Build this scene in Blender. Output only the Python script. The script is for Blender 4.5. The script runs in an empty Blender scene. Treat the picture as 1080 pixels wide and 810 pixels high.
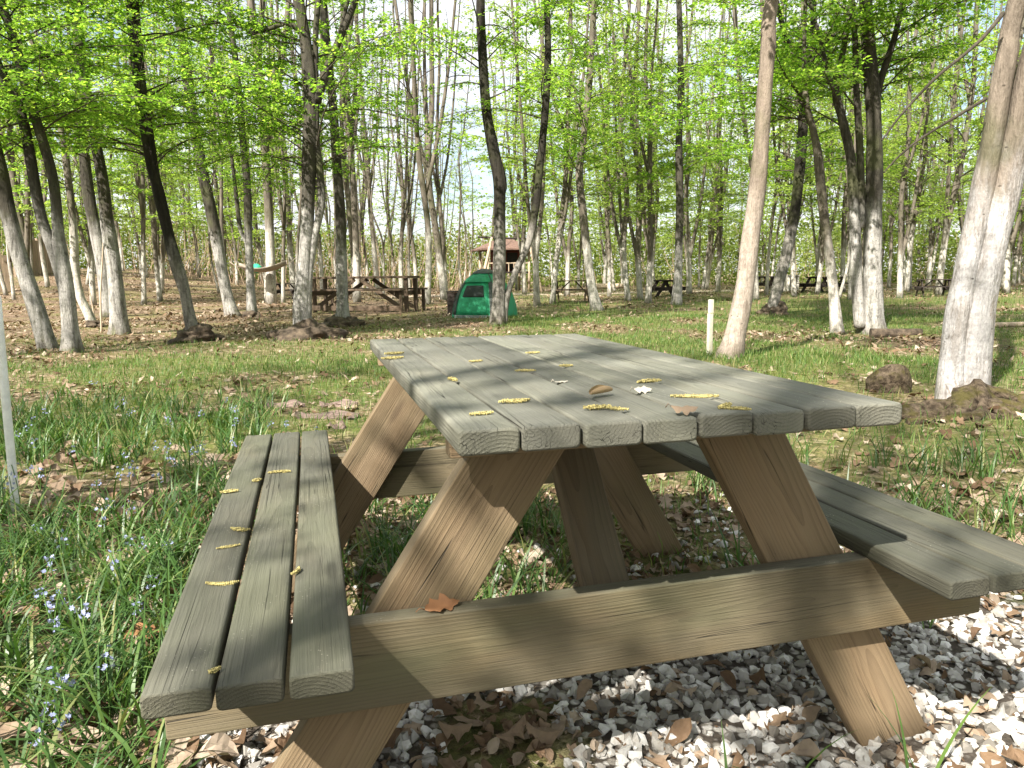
import bpy, bmesh, math, random
import numpy as np
from mathutils import Vector, Matrix

R = math.radians
scene = bpy.context.scene
COL = scene.collection
rs = np.random.RandomState

# ------------------------------------------------------------------ camera model (1080x810 pixel grid of the photograph)
F, PITCH, ROLL, CH = 787.586, 0.1452, -0.012, 0.9424
TX, TY, YAW = -0.0703, 0.9111, 0.2591
def ray(x, y):
    cr, sr = math.cos(ROLL), math.sin(ROLL)
    a, b = x-540, y-405
    X = (a*cr+b*sr)/F; up = -(-a*sr+b*cr)/F
    cp, sp = math.cos(PITCH), math.sin(PITCH)
    return np.array([X, cp+up*sp, -sp+up*cp])
def at_y(x, y, Y):
    d = ray(x, y); t = Y/d[1]
    return np.array([d[0]*t, Y, CH+d[2]*t])
def at_z(x, y, z=0.0):
    d = ray(x, y); t = (z-CH)/d[2]
    return np.array([d[0]*t, d[1]*t, z])

# ------------------------------------------------------------------ noise and ground height
def vnoise(x, y, seed=0):
    x = np.asarray(x, float); y = np.asarray(y, float)
    xi = np.floor(x).astype(np.int64); yi = np.floor(y).astype(np.int64)
    fx = x-xi; fy = y-yi
    fx = fx*fx*(3-2*fx); fy = fy*fy*(3-2*fy)
    def h(i, j):
        n = (i*374761393 + j*668265263 + seed*974711) & 0xffffffff
        n = ((n ^ (n >> 13))*1274126177) & 0xffffffff
        return ((n ^ (n >> 16)) & 0xffff)/65535.0
    return (h(xi, yi)*(1-fx)+h(xi+1, yi)*fx)*(1-fy)+(h(xi, yi+1)*(1-fx)+h(xi+1, yi+1)*fx)*fy
def fbm(x, y, seed=0):
    return .55*vnoise(x, y, seed)+.3*vnoise(x*2.1, y*2.1, seed+1)+.15*vnoise(x*4.3, y*4.3, seed+2)
def sst(a, b, x):
    t = np.clip((np.asarray(x, float)-a)/(b-a), 0, 1); return t*t*(3-2*t)
def gz(x, y):
    x = np.asarray(x, float); y = np.asarray(y, float)
    flat = sst(1.2, 3.0, np.hypot(x-.1, y-1.6))
    z = flat*(.10*(vnoise(x*.35, y*.35, 3)-.5)+.05*(vnoise(x*1.3, y*1.3, 4)-.5))
    z = z + .012*(vnoise(x*4, y*4, 5)-.5)
    z = z + 1.7*sst(8, 30, -x)*sst(20, 42, y)
    return z
def g3(x, y, dz=0.0):
    return np.array([x, y, float(gz(x, y))+dz])

# ------------------------------------------------------------------ mesh helpers
class MB:
    """collects vertex/face blocks and links them as one mesh object"""
    def __init__(s): s.v = []; s.f = []; s.n = 0; s.gc = []; s.has_gc = False
    def add(s, v, f, mat=0, smooth=False, gc=None):
        v = np.asarray(v, float).reshape(-1, 3); f = np.asarray(f, np.int64)
        s.v.append(v); s.f.append((f+s.n, mat, smooth)); s.n += len(v)
        if gc is not None: s.has_gc = True
        s.gc.append(np.zeros_like(v) if gc is None else gc)
        return s
    def mesh(s, name, mats):
        V = np.concatenate(s.v); me = bpy.data.meshes.new(name)
        loops = []; starts = []; tot = []; mi = []; sm = []; c = 0
        for f, m, smooth in s.f:
            if len(f) == 0: continue
            k = f.shape[1]; n = f.shape[0]
            loops.append(f.ravel()); starts.append(c+np.arange(n)*k); tot.append(np.full(n, k)); c += n*k
            mi.append(np.full(n, m)); sm.append(np.full(n, smooth))
        L = np.concatenate(loops)
        me.vertices.add(len(V)); me.vertices.foreach_set('co', V.ravel().astype(np.float32))
        me.loops.add(len(L)); me.loops.foreach_set('vertex_index', L.astype(np.int32))
        S = np.concatenate(starts).astype(np.int32)
        me.polygons.add(len(S)); me.polygons.foreach_set('loop_start', S)
        me.polygons.foreach_set('material_index', np.concatenate(mi).astype(np.int32))
        me.polygons.foreach_set('use_smooth', np.concatenate(sm).astype(bool))
        if s.has_gc:
            a = me.attributes.new('gc', 'FLOAT_VECTOR', 'POINT')
            a.data.foreach_set('vector', np.concatenate(s.gc).ravel().astype(np.float32))
        me.update(calc_edges=True); me.validate()
        for m in (mats if isinstance(mats, (list, tuple)) else [mats]): me.materials.append(m)
        return me
    def build(s, name, mats, parent=None, loc=(0, 0, 0), rz=0.0):
        o = bpy.data.objects.new(name, s.mesh(name, mats)); COL.objects.link(o)
        o.location = loc; o.rotation_euler = (0, 0, rz)
        if parent is not None: o.parent = parent
        return o
def tag(o, label=None, cat=None, group=None, kind=None):
    if label: o['label'] = label
    if cat: o['category'] = cat
    if group: o['group'] = group
    if kind: o['kind'] = kind
    return o
def empty(name, loc, rz=0, label=None, cat=None, group=None):
    o = bpy.data.objects.new(name, None); COL.objects.link(o); o.empty_display_size = .1
    o.location = loc; o.rotation_euler = (0, 0, rz)
    return tag(o, label, cat, group)
def copy_tree(o, parent=None):
    c = o.copy(); COL.objects.link(c); c.parent = parent
    for ch in list(o.children): copy_tree(ch, c)
    return c

def nrm(a):
    a = np.asarray(a, float); return a/np.maximum(np.linalg.norm(a, axis=-1, keepdims=True), 1e-9)
def tube(pts, rad, sides=8, cap=True, wob=0.0, seed=0, flare=None):
    """tapered tube along pts; wob = uneven cross-section; flare=(amount, height, lobes) widens the base"""
    P = np.asarray(pts, float); n = len(P); r = np.broadcast_to(np.asarray(rad, float), (n,))
    T = nrm(np.gradient(P, axis=0))
    ref = np.array([1.0, 0, 0]) if abs(T[:, 0]).mean() < .8 else np.array([0, 1.0, 0])
    A = nrm(np.cross(T, ref)); B = np.cross(T, A)
    th = np.linspace(0, 2*math.pi, sides, endpoint=False)
    rr = np.repeat(r[:, None], sides, 1)
    if wob:
        g = rs(seed); s = np.linspace(0, n*.35, n)[:, None]
        for k in (2, 3, 5):
            rr = rr*(1+wob*(.6/k**.4)*np.sin(k*th[None, :]+g.rand()*6.28+1.1*np.sin(s*g.uniform(.4, .9)+g.rand()*6)))
        rr = rr*(1+wob*.35*np.sin(s*1.7+g.rand()*6))
    if flare:
        am, hh, lobes = flare; g = rs(seed+7)
        h = P[:, 2]-P[0, 2]
        e = np.exp(-np.maximum(h, 0)/hh)[:, None]
        rr = rr*(1+am*e*(.55+.45*np.cos(lobes*th[None, :]+g.rand()*6)+.25*np.cos((lobes+2)*th[None, :]+g.rand()*6)))
    V = P[:, None, :]+rr[..., None]*(np.cos(th)[None, :, None]*A[:, None, :]+np.sin(th)[None, :, None]*B[:, None, :])
    i = np.arange(n-1)[:, None]*sides; j = np.arange(sides)[None, :]; j2 = (j+1) % sides
    Fq = np.stack([i+j, i+j2, i+sides+j2, i+sides+j], -1).reshape(-1, 4)
    # order so normals face outwards
    Fq = Fq[:, ::-1]
    V = V.reshape(-1, 3)
    caps = np.zeros((0, 3), int)
    if cap:
        c0 = len(V); V = np.concatenate([V, P[:1], P[-1:]])
        a = np.arange(sides); b = (a+1) % sides; e = (n-1)*sides
        caps = np.concatenate([np.stack([np.full(sides, c0), b, a], 1)[:, ::-1], np.stack([np.full(sides, c0+1), e+a, e+b], 1)[:, ::-1]])
    return V, Fq, caps
def add_tube(mb, pts, rad, sides=8, mat=0, smooth=True, **k):
    V, q, t = tube(pts, rad, sides, **k)
    n0 = mb.n; mb.add(V, q, mat, smooth)
    if len(t): mb.f.append((t+n0, mat, False))
def smooth_path(pts, rad, n):
    """Catmull-Rom through pts"""
    P = np.asarray(pts, float); r = np.asarray(rad, float)
    Q = np.concatenate([2*P[:1]-P[1:2], P, 2*P[-1:]-P[-2:-1]])
    rq = np.concatenate([r[:1], r, r[-1:]])
    m = len(P)-1; t = np.linspace(0, m-1e-6, n); i = t.astype(int); f = (t-i)
    def cr(a): 
        sh = (-1,)+(1,)*(a.ndim-1); u = f.reshape(sh)
        return .5*(2*a[i+1]+(a[i+2]-a[i])*u+(2*a[i]-5*a[i+1]+4*a[i+2]-a[i+3])*u*u+(3*a[i+1]-a[i]-3*a[i+2]+a[i+3])*u**3)
    return cr(Q), np.maximum(cr(rq), .002)
def box(mb, c, s, mat=0, rot=None):
    """box of size s centred at c, edges slightly chamfered"""
    bm = bmesh.new(); bmesh.ops.create_cube(bm, size=1)
    bmesh.ops.scale(bm, vec=s, verts=bm.verts)
    bmesh.ops.bevel(bm, geom=bm.edges[:], offset=min(s)*.08, segments=1, affect='EDGES')
    if rot is not None: bmesh.ops.rotate(bm, cent=(0, 0, 0), matrix=rot, verts=bm.verts)
    bmesh.ops.translate(bm, vec=c, verts=bm.verts)
    add_bm(mb, bm, mat)
def add_bm(mb, bm, mat=0, smooth=False):
    bm.verts.ensure_lookup_table(); bm.verts.index_update()
    V = np.array([v.co[:] for v in bm.verts]); n0 = mb.n; first = True
    by = {}
    for f in bm.faces: by.setdefault(len(f.verts), []).append([v.index for v in f.verts])
    mb.add(V, np.zeros((0, 3), int), mat)
    for k, l in by.items(): mb.f.append((np.array(l)+n0, mat, smooth))
    bm.free()

# ------------------------------------------------------------------ materials
def mat(name):
    m = bpy.data.materials.new(name); m.use_nodes = True
    nt = m.node_tree; nt.nodes.clear()
    return m, nt
class N:
    """small node-building helper"""
    def __init__(s, nt): s.nt = nt
    def node(s, t, **k):
        n = s.nt.nodes.new(t)
        for a, b in k.items(): setattr(n, a, b)
        return n
    def set(s, sock, v):
        if hasattr(v, 'is_output'): s.nt.links.new(v, sock)
        elif isinstance(v, (tuple, list)) and sock.type == 'RGBA' and len(v) == 3: sock.default_value = (*v, 1)
        else: sock.default_value = v
    def math(s, op, a, b=0.0, c=0.0, clamp=False):
        n = s.node('ShaderNodeMath', operation=op, use_clamp=clamp)
        s.set(n.inputs[0], a); s.set(n.inputs[1], b); s.set(n.inputs[2], c); return n.outputs[0]
    def vmath(s, op, a, b=(0, 0, 0)):
        n = s.node('ShaderNodeVectorMath', operation=op); s.set(n.inputs[0], a); s.set(n.inputs[1], b); return n.outputs[0]
    def noise(s, vec, scale, detail=3, rough=.55, dist=0):
        n = s.node('ShaderNodeTexNoise'); s.set(n.inputs['Vector'], vec); n.inputs['Scale'].default_value = scale
        n.inputs['Detail'].default_value = detail; n.inputs['Roughness'].default_value = rough; n.inputs['Distortion'].default_value = dist
        return n.outputs['Fac']
    def voro(s, vec, scale, feature='F1', out='Color', rnd=1.0):
        n = s.node('ShaderNodeTexVoronoi', feature=feature); s.set(n.inputs['Vector'], vec); n.inputs['Scale'].default_value = scale
        n.inputs['Randomness'].default_value = rnd
        return n.outputs[out]
    def ramp(s, fac, stops, interp='LINEAR'):
        n = s.node('ShaderNodeValToRGB'); n.color_ramp.interpolation = interp; s.set(n.inputs[0], fac)
        e = n.color_ramp.elements
        while len(e) < len(stops): e.new(.5)
        for k, (p, c) in zip(e, stops):
            k.position = p; k.color = (*c, 1) if not isinstance(c, (int, float)) else (c, c, c, 1)
        return n.outputs[0]
    def mix(s, f, a, b, mode='MIX'):
        n = s.node('ShaderNodeMix', data_type='RGBA', blend_type=mode); n.clamp_factor = True
        s.set(n.inputs[0], f); s.set(n.inputs[6], a); s.set(n.inputs[7], b); return n.outputs[2]
    def smst(s, x, a, b):
        n = s.node('ShaderNodeMapRange', interpolation_type='SMOOTHSTEP'); s.set(n.inputs[0], x)
        s.set(n.inputs[1], a); s.set(n.inputs[2], b); return n.outputs[0]
    def sep(s, v):
        n = s.node('ShaderNodeSeparateXYZ'); s.set(n.inputs[0], v); return n.outputs
    def comb(s, x, y, z):
        n = s.node('ShaderNodeCombineXYZ'); s.set(n.inputs[0], x); s.set(n.inputs[1], y); s.set(n.inputs[2], z); return n.outputs[0]
    def coord(s, k='Object'): return s.node('ShaderNodeTexCoord').outputs[k]
    def bump(s, h, dist, strength=1.0):
        n = s.node('ShaderNodeBump'); s.set(n.inputs['Height'], h); n.inputs['Distance'].default_value = dist
        n.inputs['Strength'].default_value = strength; return n.outputs[0]
    def bsdf(s, color, rough=.8, normal=None, spec=.3, metal=0.0):
        n = s.node('ShaderNodeBsdfPrincipled'); s.set(n.inputs['Base Color'], color); s.set(n.inputs['Roughness'], rough)
        n.inputs['Specular IOR Level'].default_value = spec; n.inputs['Metallic'].default_value = metal
        if normal is not None: s.set(n.inputs['Normal'], normal)
        return n.outputs[0]
    def out(s, sh):
        o = s.node('ShaderNodeOutputMaterial'); s.nt.links.new(sh, o.inputs[0])
def leafmat(name, stops, trans=.45, tcol=1.6, rough=.5, spec=.25, noise_amt=0.0):
    m, nt = mat(name); n = N(nt)
    rnd = n.node('ShaderNodeNewGeometry').outputs['Random Per Island']
    c = n.ramp(rnd, stops)
    if noise_amt:
        c = n.mix(n.math('MULTIPLY', n.noise(n.coord('Object'), 60, 2), noise_amt), c, (.03, .02, .012))
    b = n.bsdf(c, rough, spec=spec)
    if trans > 0:
        t = n.node('ShaderNodeBsdfTranslucent')
        tc = n.mix(1.0, c, (tcol, tcol*1.05, tcol*.55), 'MULTIPLY')
        n.set(t.inputs[0], tc)
        mx = n.node('ShaderNodeMixShader'); mx.inputs[0].default_value = trans
        nt.links.new(b, mx.inputs[1]); nt.links.new(t.outputs[0], mx.inputs[2]); n.out(mx.outputs[0])
    else: n.out(b)
    return m
def wood(name, light, dark, grey, greyamt, ring_amt=.5, rough=.8, green=0.0):
    m, nt = mat(name); n = N(nt)
    a = n.node('ShaderNodeAttribute', attribute_name='gc').outputs['Vector']
    x, y, z = n.sep(a)
    warp = n.noise(n.vmath('MULTIPLY', a, (1.6, 4, 4)), 1.0, 2)
    warp2 = n.noise(n.vmath('MULTIPLY', a, (6, 9, 9)), 1.0, 2)
    r = n.math('SQRT', n.math('ADD', n.math('MULTIPLY', y, y), n.math('MULTIPLY', z, z)))
    r = n.math('ADD', r, n.math('MULTIPLY', warp, .030)); r = n.math('ADD', r, n.math('MULTIPLY', warp2, .006))
    ring = n.math('FRACT', n.math('MULTIPLY', r, 210.0))
    ring = n.math('POWER', ring, 2.2)
    fib = n.noise(n.vmath('MULTIPLY', a, (9, 420, 420)), 1.0, 4, .65)
    fib2 = n.noise(n.vmath('MULTIPLY', a, (2.5, 95, 95)), 1.0, 3, .6)
    blot = n.noise(n.vmath('MULTIPLY', a, (3, 11, 11)), 1.0, 4)
    fac = n.math('ADD', n.math('MULTIPLY', ring, ring_amt), n.math('MULTIPLY', n.math('SUBTRACT', fib, .5), 1.15), clamp=True)
    col = n.mix(fac, light, dark)
    up = n.sep(n.node('ShaderNodeNewGeometry').outputs['Normal'])[2]
    ga = n.math('ADD', n.math('MULTIPLY', n.smst(up, .2, .9), .45), greyamt)
    ga = n.math('MULTIPLY', ga, n.smst(blot, .2, .62), clamp=True)
    gcol = n.mix(n.math('MULTIPLY', fac, .8), grey, tuple(k*.62 for k in grey))
    col = n.mix(ga, col, gcol)
    if green:
        col = n.mix(n.math('MULTIPLY', n.smst(n.noise(n.vmath('MULTIPLY', a, (2, 6, 6)), 1.0, 3), .42, .7), green), col, (.105, .12, .06))
    tn = n.noise(n.vmath('MULTIPLY', a, (.45, 1.5, 1.5)), 1.0, 3, .6)
    col = n.mix(1.0, col, n.mix(n.smst(tn, .3, .7), (.62, .62, .60), (1.28, 1.26, 1.2)), 'MULTIPLY')
    # drying cracks along the grain, a few knots, pale dust specks
    crk = n.noise(n.vmath('MULTIPLY', a, (.7, 75, 75)), 1.0, 1)
    crk = n.smst(n.math('ABSOLUTE', n.math('SUBTRACT', crk, .5)), .012, .0)
    crk = n.math('MULTIPLY', crk, n.smst(n.noise(n.vmath('MULTIPLY', a, (1.2, 16, 16)), 1.3, 1), .50, .62))
    kn = n.voro(n.vmath('MULTIPLY', a, (2.6, 10, 10)), 1.0, out='Distance')
    kn = n.smst(kn, .16, .05)
    col = n.mix(n.math('MULTIPLY', kn, .5), col, tuple(k*.45 for k in dark))
    col = n.mix(n.math('MULTIPLY', crk, .85), col, (.02, .018, .014))
    sp = n.voro(n.coord('Object'), 130, out='Distance')
    sp = n.math('MULTIPLY', n.smst(sp, .16, .09), n.smst(n.noise(n.coord('Object'), 7, 2), .5, .68))
    col = n.mix(n.math('MULTIPLY', sp, n.math('MULTIPLY', n.smst(up, .5, .9), .5)), col, (.5, .48, .4))
    h = n.math('SUBTRACT', n.math('ADD', n.math('MULTIPLY', fib, .8), n.math('ADD', n.math('MULTIPLY', fib2, .8), n.math('MULTIPLY', ring, .5))), n.math('MULTIPLY', crk, 1.6))
    n.out(n.bsdf(col, rough, n.bump(h, .0022, .8), spec=.25))
    return m
def plain(name, c, rough=.7, var=.25, scale=14, spec=.3, stretch=(1, 1, 1), metal=0.0, bump=.002, c2=None):
    m, nt = mat(name); n = N(nt)
    v = n.vmath('MULTIPLY', n.coord(), stretch)
    f = n.noise(v, scale, 4, .65)
    col = n.mix(n.smst(f, .25, .75), tuple(k*(1-var) for k in c), c2 or tuple(min(1, k*(1+var)) for k in c))
    n.out(n.bsdf(col, rough, n.bump(f, bump), spec, metal)); return m

def bark(name, dark, mid, wash, h0=1.9, moss=.5, cover=.8, dirt=.6, side=None):
    m, nt = mat(name); n = N(nt)
    o = n.coord('Object'); z = n.sep(o)[2]
    rnd = n.node('ShaderNodeObjectInfo').outputs['Random']
    ov = n.vmath('ADD', o, n.comb(n.math('MULTIPLY', rnd, 37), n.math('MULTIPLY', rnd, 11), 0.0))
    st = n.noise(n.vmath('MULTIPLY', ov, (1, 1, .16)), 26, 5, .65)
    st2 = n.noise(n.vmath('MULTIPLY', ov, (1, 1, .3)), 7, 4, .6)
    sc = n.noise(n.vmath('MULTIPLY', ov, (1, 1, 2.2)), 10, 4, .7)
    fn = n.noise(n.vmath('MULTIPLY', ov, (1, 1, .35)), 85, 4, .7)
    col = n.mix(n.math('ADD', n.math('MULTIPLY', n.smst(st, .3, .7), .6), n.math('MULTIPLY', n.smst(fn, .3, .7), .4)), dark, mid)
    col = n.mix(n.math('MULTIPLY', n.smst(st2, .45, .75), .55), col, tuple(k*1.5 for k in mid))
    # algae film
    col = n.mix(n.math('MULTIPLY', n.smst(n.noise(ov, 2.3, 3), .48, .7), .45), col, (.075, .085, .03))
    # lime wash on the lower trunk, worn and streaky
    hh = n.math('ADD', h0-.45, n.math('MULTIPLY', rnd, .9))
    edge = n.math('ADD', z, n.math('MULTIPLY', n.math('SUBTRACT', st2, .5), 1.5))
    wf = n.smst(edge, n.math('ADD', hh, .35), n.math('SUBTRACT', hh, .35))
    cov = n.math('ADD', n.math('MULTIPLY', n.smst(st, .26, .50), .5), n.math('MULTIPLY', n.smst(n.noise(n.vmath('MULTIPLY', ov, (1, 1, .22)), 13, 4, .7), .36, .58), .5))
    wf = n.math('MULTIPLY', n.math('MULTIPLY', wf, cov), cover)
    pe = n.noise(n.vmath('MULTIPLY', ov, (1, 1, .35)), 17, 6, .75, .6)
    wf = n.math('MULTIPLY', wf, n.math('SUBTRACT', 1.0, n.math('MULTIPLY', n.smst(pe, .56, .64), .7)))
    if side:
        xs = n.math('SUBTRACT', n.sep(o)[0], n.math('MULTIPLY', z, side[0]))
        xs = n.math('ADD', xs, n.math('MULTIPLY', n.math('SUBTRACT', st2, .5), .10))
        wf = n.math('MULTIPLY', wf, n.smst(xs, side[1]+.02, side[1]-.02))
    wcol = n.mix(n.math('ADD', n.math('MULTIPLY', n.smst(sc, .3, .7), .6), n.math('MULTIPLY', n.smst(fn, .35, .65), .4)), tuple(k*.58 for k in wash), tuple(min(.85, k*1.12) for k in wash))
    col = n.mix(wf, col, wcol)
    # dark specks and horizontal scars
    sp = n.voro(n.vmath('MULTIPLY', ov, (1, 1, 1.8)), 9, out='Distance')
    col = n.mix(n.math('MULTIPLY', n.smst(sp, .13, .05), .8), col, tuple(k*.5 for k in dark))
    # soil splash and moss at the foot
    ft = n.smst(n.math('ADD', z, n.math('MULTIPLY', st2, .35)), .42, .16)
    col = n.mix(n.math('MULTIPLY', ft, dirt), col, (.07, .052, .034))
    col = n.mix(n.math('MULTIPLY', n.math('MULTIPLY', ft, n.smst(n.noise(ov, 9, 3), .45, .6)), moss), col, (.07, .085, .018))
    h = n.math('ADD', n.math('ADD', n.math('MULTIPLY', st, .8), n.math('MULTIPLY', fn, .45)), n.math('MULTIPLY', st2, .6))
    n.out(n.bsdf(col, .85, n.bump(h, .028, .9), spec=.2)); return m

M = {}
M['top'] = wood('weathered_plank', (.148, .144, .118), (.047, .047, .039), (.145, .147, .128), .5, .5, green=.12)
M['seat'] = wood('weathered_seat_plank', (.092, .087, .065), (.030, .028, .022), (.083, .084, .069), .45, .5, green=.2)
M['leg'] = wood('treated_leg_wood', (.225, .155, .092), (.10, .064, .037), (.16, .142, .105), .3, .5, green=.2)
M['beam'] = wood('treated_beam_wood', (.20, .15, .085), (.092, .065, .036), (.15, .14, .104), .55, .42, green=.4)
M['oldwood'] = wood('brown_table_wood', (.12, .085, .06), (.05, .034, .025), (.12, .105, .085), .1, .5)
M['bark'] = bark('limewashed_bark', (.018, .016, .012), (.07, .062, .048), (.47, .45, .42))
M['bark_big'] = bark('limewashed_bark_big', (.075, .06, .045), (.20, .165, .13), (.50, .485, .48), 1.05, .25, .92, .3, side=(.19, .055))
M['bark_pale'] = bark('pale_smooth_bark', (.12, .095, .073), (.24, .195, .155), (.47, .40, .34), 1.6, .2, .8)
M['bark_far'] = bark('far_bark', (.05, .042, .032), (.16, .138, .108), (.58, .55, .49), 1.7, .2, .95, .3)
M['bark_dark'] = bark('dark_bark', (.008, .007, .005), (.03, .026, .02), (.36, .335, .30), 1.7, .4, .75)
M['root'] = plain('gnarled_root', (.03, .022, .016), .9, .5, 9, c2=(.12, .09, .062), bump=.04)
def rootmoss():
    m, nt = mat('mossy_root'); n = N(nt); o = n.coord()
    a = n.noise(o, 7, 5, .65); b = n.noise(o, 26, 5, .7)
    col = n.mix(n.smst(b, .3, .7), (.028, .02, .013), (.15, .115, .08))
    up = n.sep(n.node('ShaderNodeNewGeometry').outputs['Normal'])[2]
    col = n.mix(n.math('MULTIPLY', n.smst(a, .42, .6), n.math('MULTIPLY', n.smst(up, -.1, .6), .8)), col, (.07, .062, .016))
    n.out(n.bsdf(col, .9, n.bump(n.math('ADD', a, b), .03), spec=.15)); return m
M['rootmoss'] = rootmoss()
SPRING = [(0, (.065, .13, .02)), (.45, (.115, .20, .032)), (.8, (.18, .27, .045)), (1, (.28, .35, .08))]
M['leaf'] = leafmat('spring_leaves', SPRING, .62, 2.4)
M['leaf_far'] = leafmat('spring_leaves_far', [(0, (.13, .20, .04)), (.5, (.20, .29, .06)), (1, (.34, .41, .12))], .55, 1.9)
M['twig'] = plain('twig_bark', (.055, .045, .033), .85, .4, 30)
M['strap'] = leafmat('strap_grass', [(0, (.03, .07, .015)), (.5, (.055, .12, .026)), (.85, (.095, .16, .035)), (1, (.22, .22, .09))], .32, 1.5, .42, .4)
M['turf'] = leafmat('short_grass', [(0, (.042, .09, .018)), (.5, (.075, .145, .027)), (.85, (.13, .185, .045)), (1, (.30, .27, .13))], .35, 1.5, .5, .3)
M['litter'] = leafmat('dry_leaves', [(0, (.10, .06, .035)), (.35, (.21, .135, .08)), (.7, (.33, .25, .18)), (1, (.50, .41, .32))], .12, 1.2, .7, .2, .5)
M['orange'] = leafmat('orange_dry_leaf', [(0, (.30, .15, .07)), (1, (.34, .17, .085))], .15, 1.2, .6, .25, .3)
M['tanleaf'] = leafmat('tan_dry_leaf', [(0, (.38, .28, .16)), (1, (.42, .30, .18))], .15, 1.2, .6, .25, .3)
M['paleleaf'] = leafmat('pale_dry_leaf', [(0, (.42, .38, .32)), (1, (.46, .42, .35))], .15, 1.1, .6, .25, .2)
M['catkin'] = plain('catkin_yellow', (.36, .31, .125), .85, .6, 200, bump=.001)
M['petal'] = leafmat('pale_blue_petals', [(0, (.22, .25, .46)), (1, (.38, .41, .60))], .3, 1.1)
M['stem'] = leafmat('flower_stem', [(0, (.08, .15, .04)), (1, (.11, .2, .05))], .2)
def stone():
    m, nt = mat('crushed_limestone'); n = N(nt)
    rnd = n.node('ShaderNodeNewGeometry').outputs['Random Per Island']
    c = n.ramp(rnd, [(0, (.10, .088, .072)), (.3, (.30, .285, .26)), (.7, (.48, .47, .445)), (1, (.65, .635, .61))])
    f = n.noise(n.coord(), 90, 4)
    c = n.mix(n.math('MULTIPLY', n.smst(f, .5, .75), .5), c, (.24, .21, .17))
    n.out(n.bsdf(c, .85, n.bump(f, .003), spec=.25)); return m
M['stone'] = stone()
M['white'] = plain('white_paint', (.78, .78, .74), .5, .12, 30)
M['cream'] = plain('cream_paint', (.70, .66, .52), .6, .12, 30)
M['tent'] = plain('green_tent_cloth', (.02, .25, .12), .55, .22, 5, stretch=(1, 1, .6), bump=.012)
M['tentdoor'] = plain('green_tent_door', (.025, .29, .14), .55, .2, 7, bump=.01)
M['tentmesh'] = plain('dark_tent_mesh', (.022, .03, .027), .7, .3, 60)
M['tentgrey'] = plain('grey_tent_cloth', (.045, .055, .05), .6, .3, 8, bump=.006)
M['tentbase'] = plain('pale_tent_skirt', (.16, .19, .185), .6, .3, 8, bump=.006)
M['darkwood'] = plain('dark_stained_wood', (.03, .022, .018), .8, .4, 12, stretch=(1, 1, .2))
M['redwood'] = plain('red_stained_boards', (.13, .035, .024), .8, .35, 14, stretch=(3, 3, .3))
M['roofing'] = plain('faded_red_roof', (.145, .09, .07), .8, .35, 9)
M['palelog'] = plain('pale_peeled_log', (.42, .33, .24), .8, .3, 12, stretch=(1, 1, .25))
M['fence'] = plain('weathered_fence_boards', (.25, .19, .135), .85, .35, 9, stretch=(5, 5, .25))
M['hammock'] = plain('grey_hammock_cloth', (.30, .25, .20), .8, .25, 20)
M['greencloth'] = plain('green_cloth', (.02, .30, .16), .7, .2, 20)
M['bark_slab'] = plain('pinkish_bark_slab', (.15, .105, .085), .85, .35, 12, stretch=(1, 6, 4), bump=.012, c2=(.26, .19, .16))
M['block'] = plain('pale_stone_block', (.5, .47, .42), .85, .25, 12)
M['soot_and_shade'] = plain('sooty_iron_and_opening_shade', (.02, .02, .02), .7, .3, 20)  # grate iron, and the painted shade of the hut entrance

# ------------------------------------------------------------------ ground
def grass_mask(x, y):
    """0..1, where short grass grows"""
    n1 = fbm(x*.38, y*.38, 21); n2 = fbm(x*1.1, y*1.1, 31)
    g = sst(.38, .60, n1*.6+n2*.4+.09)
    right = sst(.0, 2.0, x)*sst(5.0, 6.2, y)*sst(34, 22, y)
    g = np.maximum(g*.55, np.clip(g*1.15+.30*sst(.42, .6, n2), 0, 1)*right)
    mid = sst(9.5, 10.5, y)*sst(17.5, 15.5, y)*sst(-1.2, 0.3, x)*sst(9, 5, x)
    g = np.maximum(g, mid*sst(.28, .5, n2))
    left = sst(3.2, 4.2, y)*sst(10.5, 8.5, y)*sst(1.0, -1.0, x)
    g = np.maximum(g, left*sst(.26, .46, n1*.5+n2*.5)*.95)
    g = g*(1-.8*sst(-2.0, -4.0, x)*sst(10.0, 11.5, y)*sst(.40, .6, n2+.08))
    g = g*(1-.8*sst(13, 17, y)*sst(1, -2, x))
    g = g*(1-.7*sst(.55, .65, fbm(x*.8+40, y*.55, 37)))
    return np.clip(g, 0, 1)*sst(60, 30, y)
CV, CU = .337, .76
def tlocal(x, y):
    c, s = math.cos(YAW), math.sin(YAW); dx, dy = np.asarray(x)-TX, np.asarray(y)-TY
    return dx*c+dy*s, -dx*s+dy*c      # v, u
def gravel_mask(x, y):
    v, u = tlocal(x, y)
    n1 = fbm(np.asarray(x)*2.2, np.asarray(y)*2.2, 41)
    e = sst(-.62, -.28, v)*sst(2.1, 1.5, v)*sst(-1.4, -.9, u)*sst(2.0, 1.4, u)
    near = sst(1.05, .65, u)
    m = e*(.16+.84*near)*sst(.36, .58, n1+.20*near)
    front = sst(-.5, -.3, v)*sst(.85, .62, u)*sst(2.1, 1.5, v)*sst(.42, .60, n1+.05)
    return np.clip(np.maximum(m*.8, .72*front), 0, 1)
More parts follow.
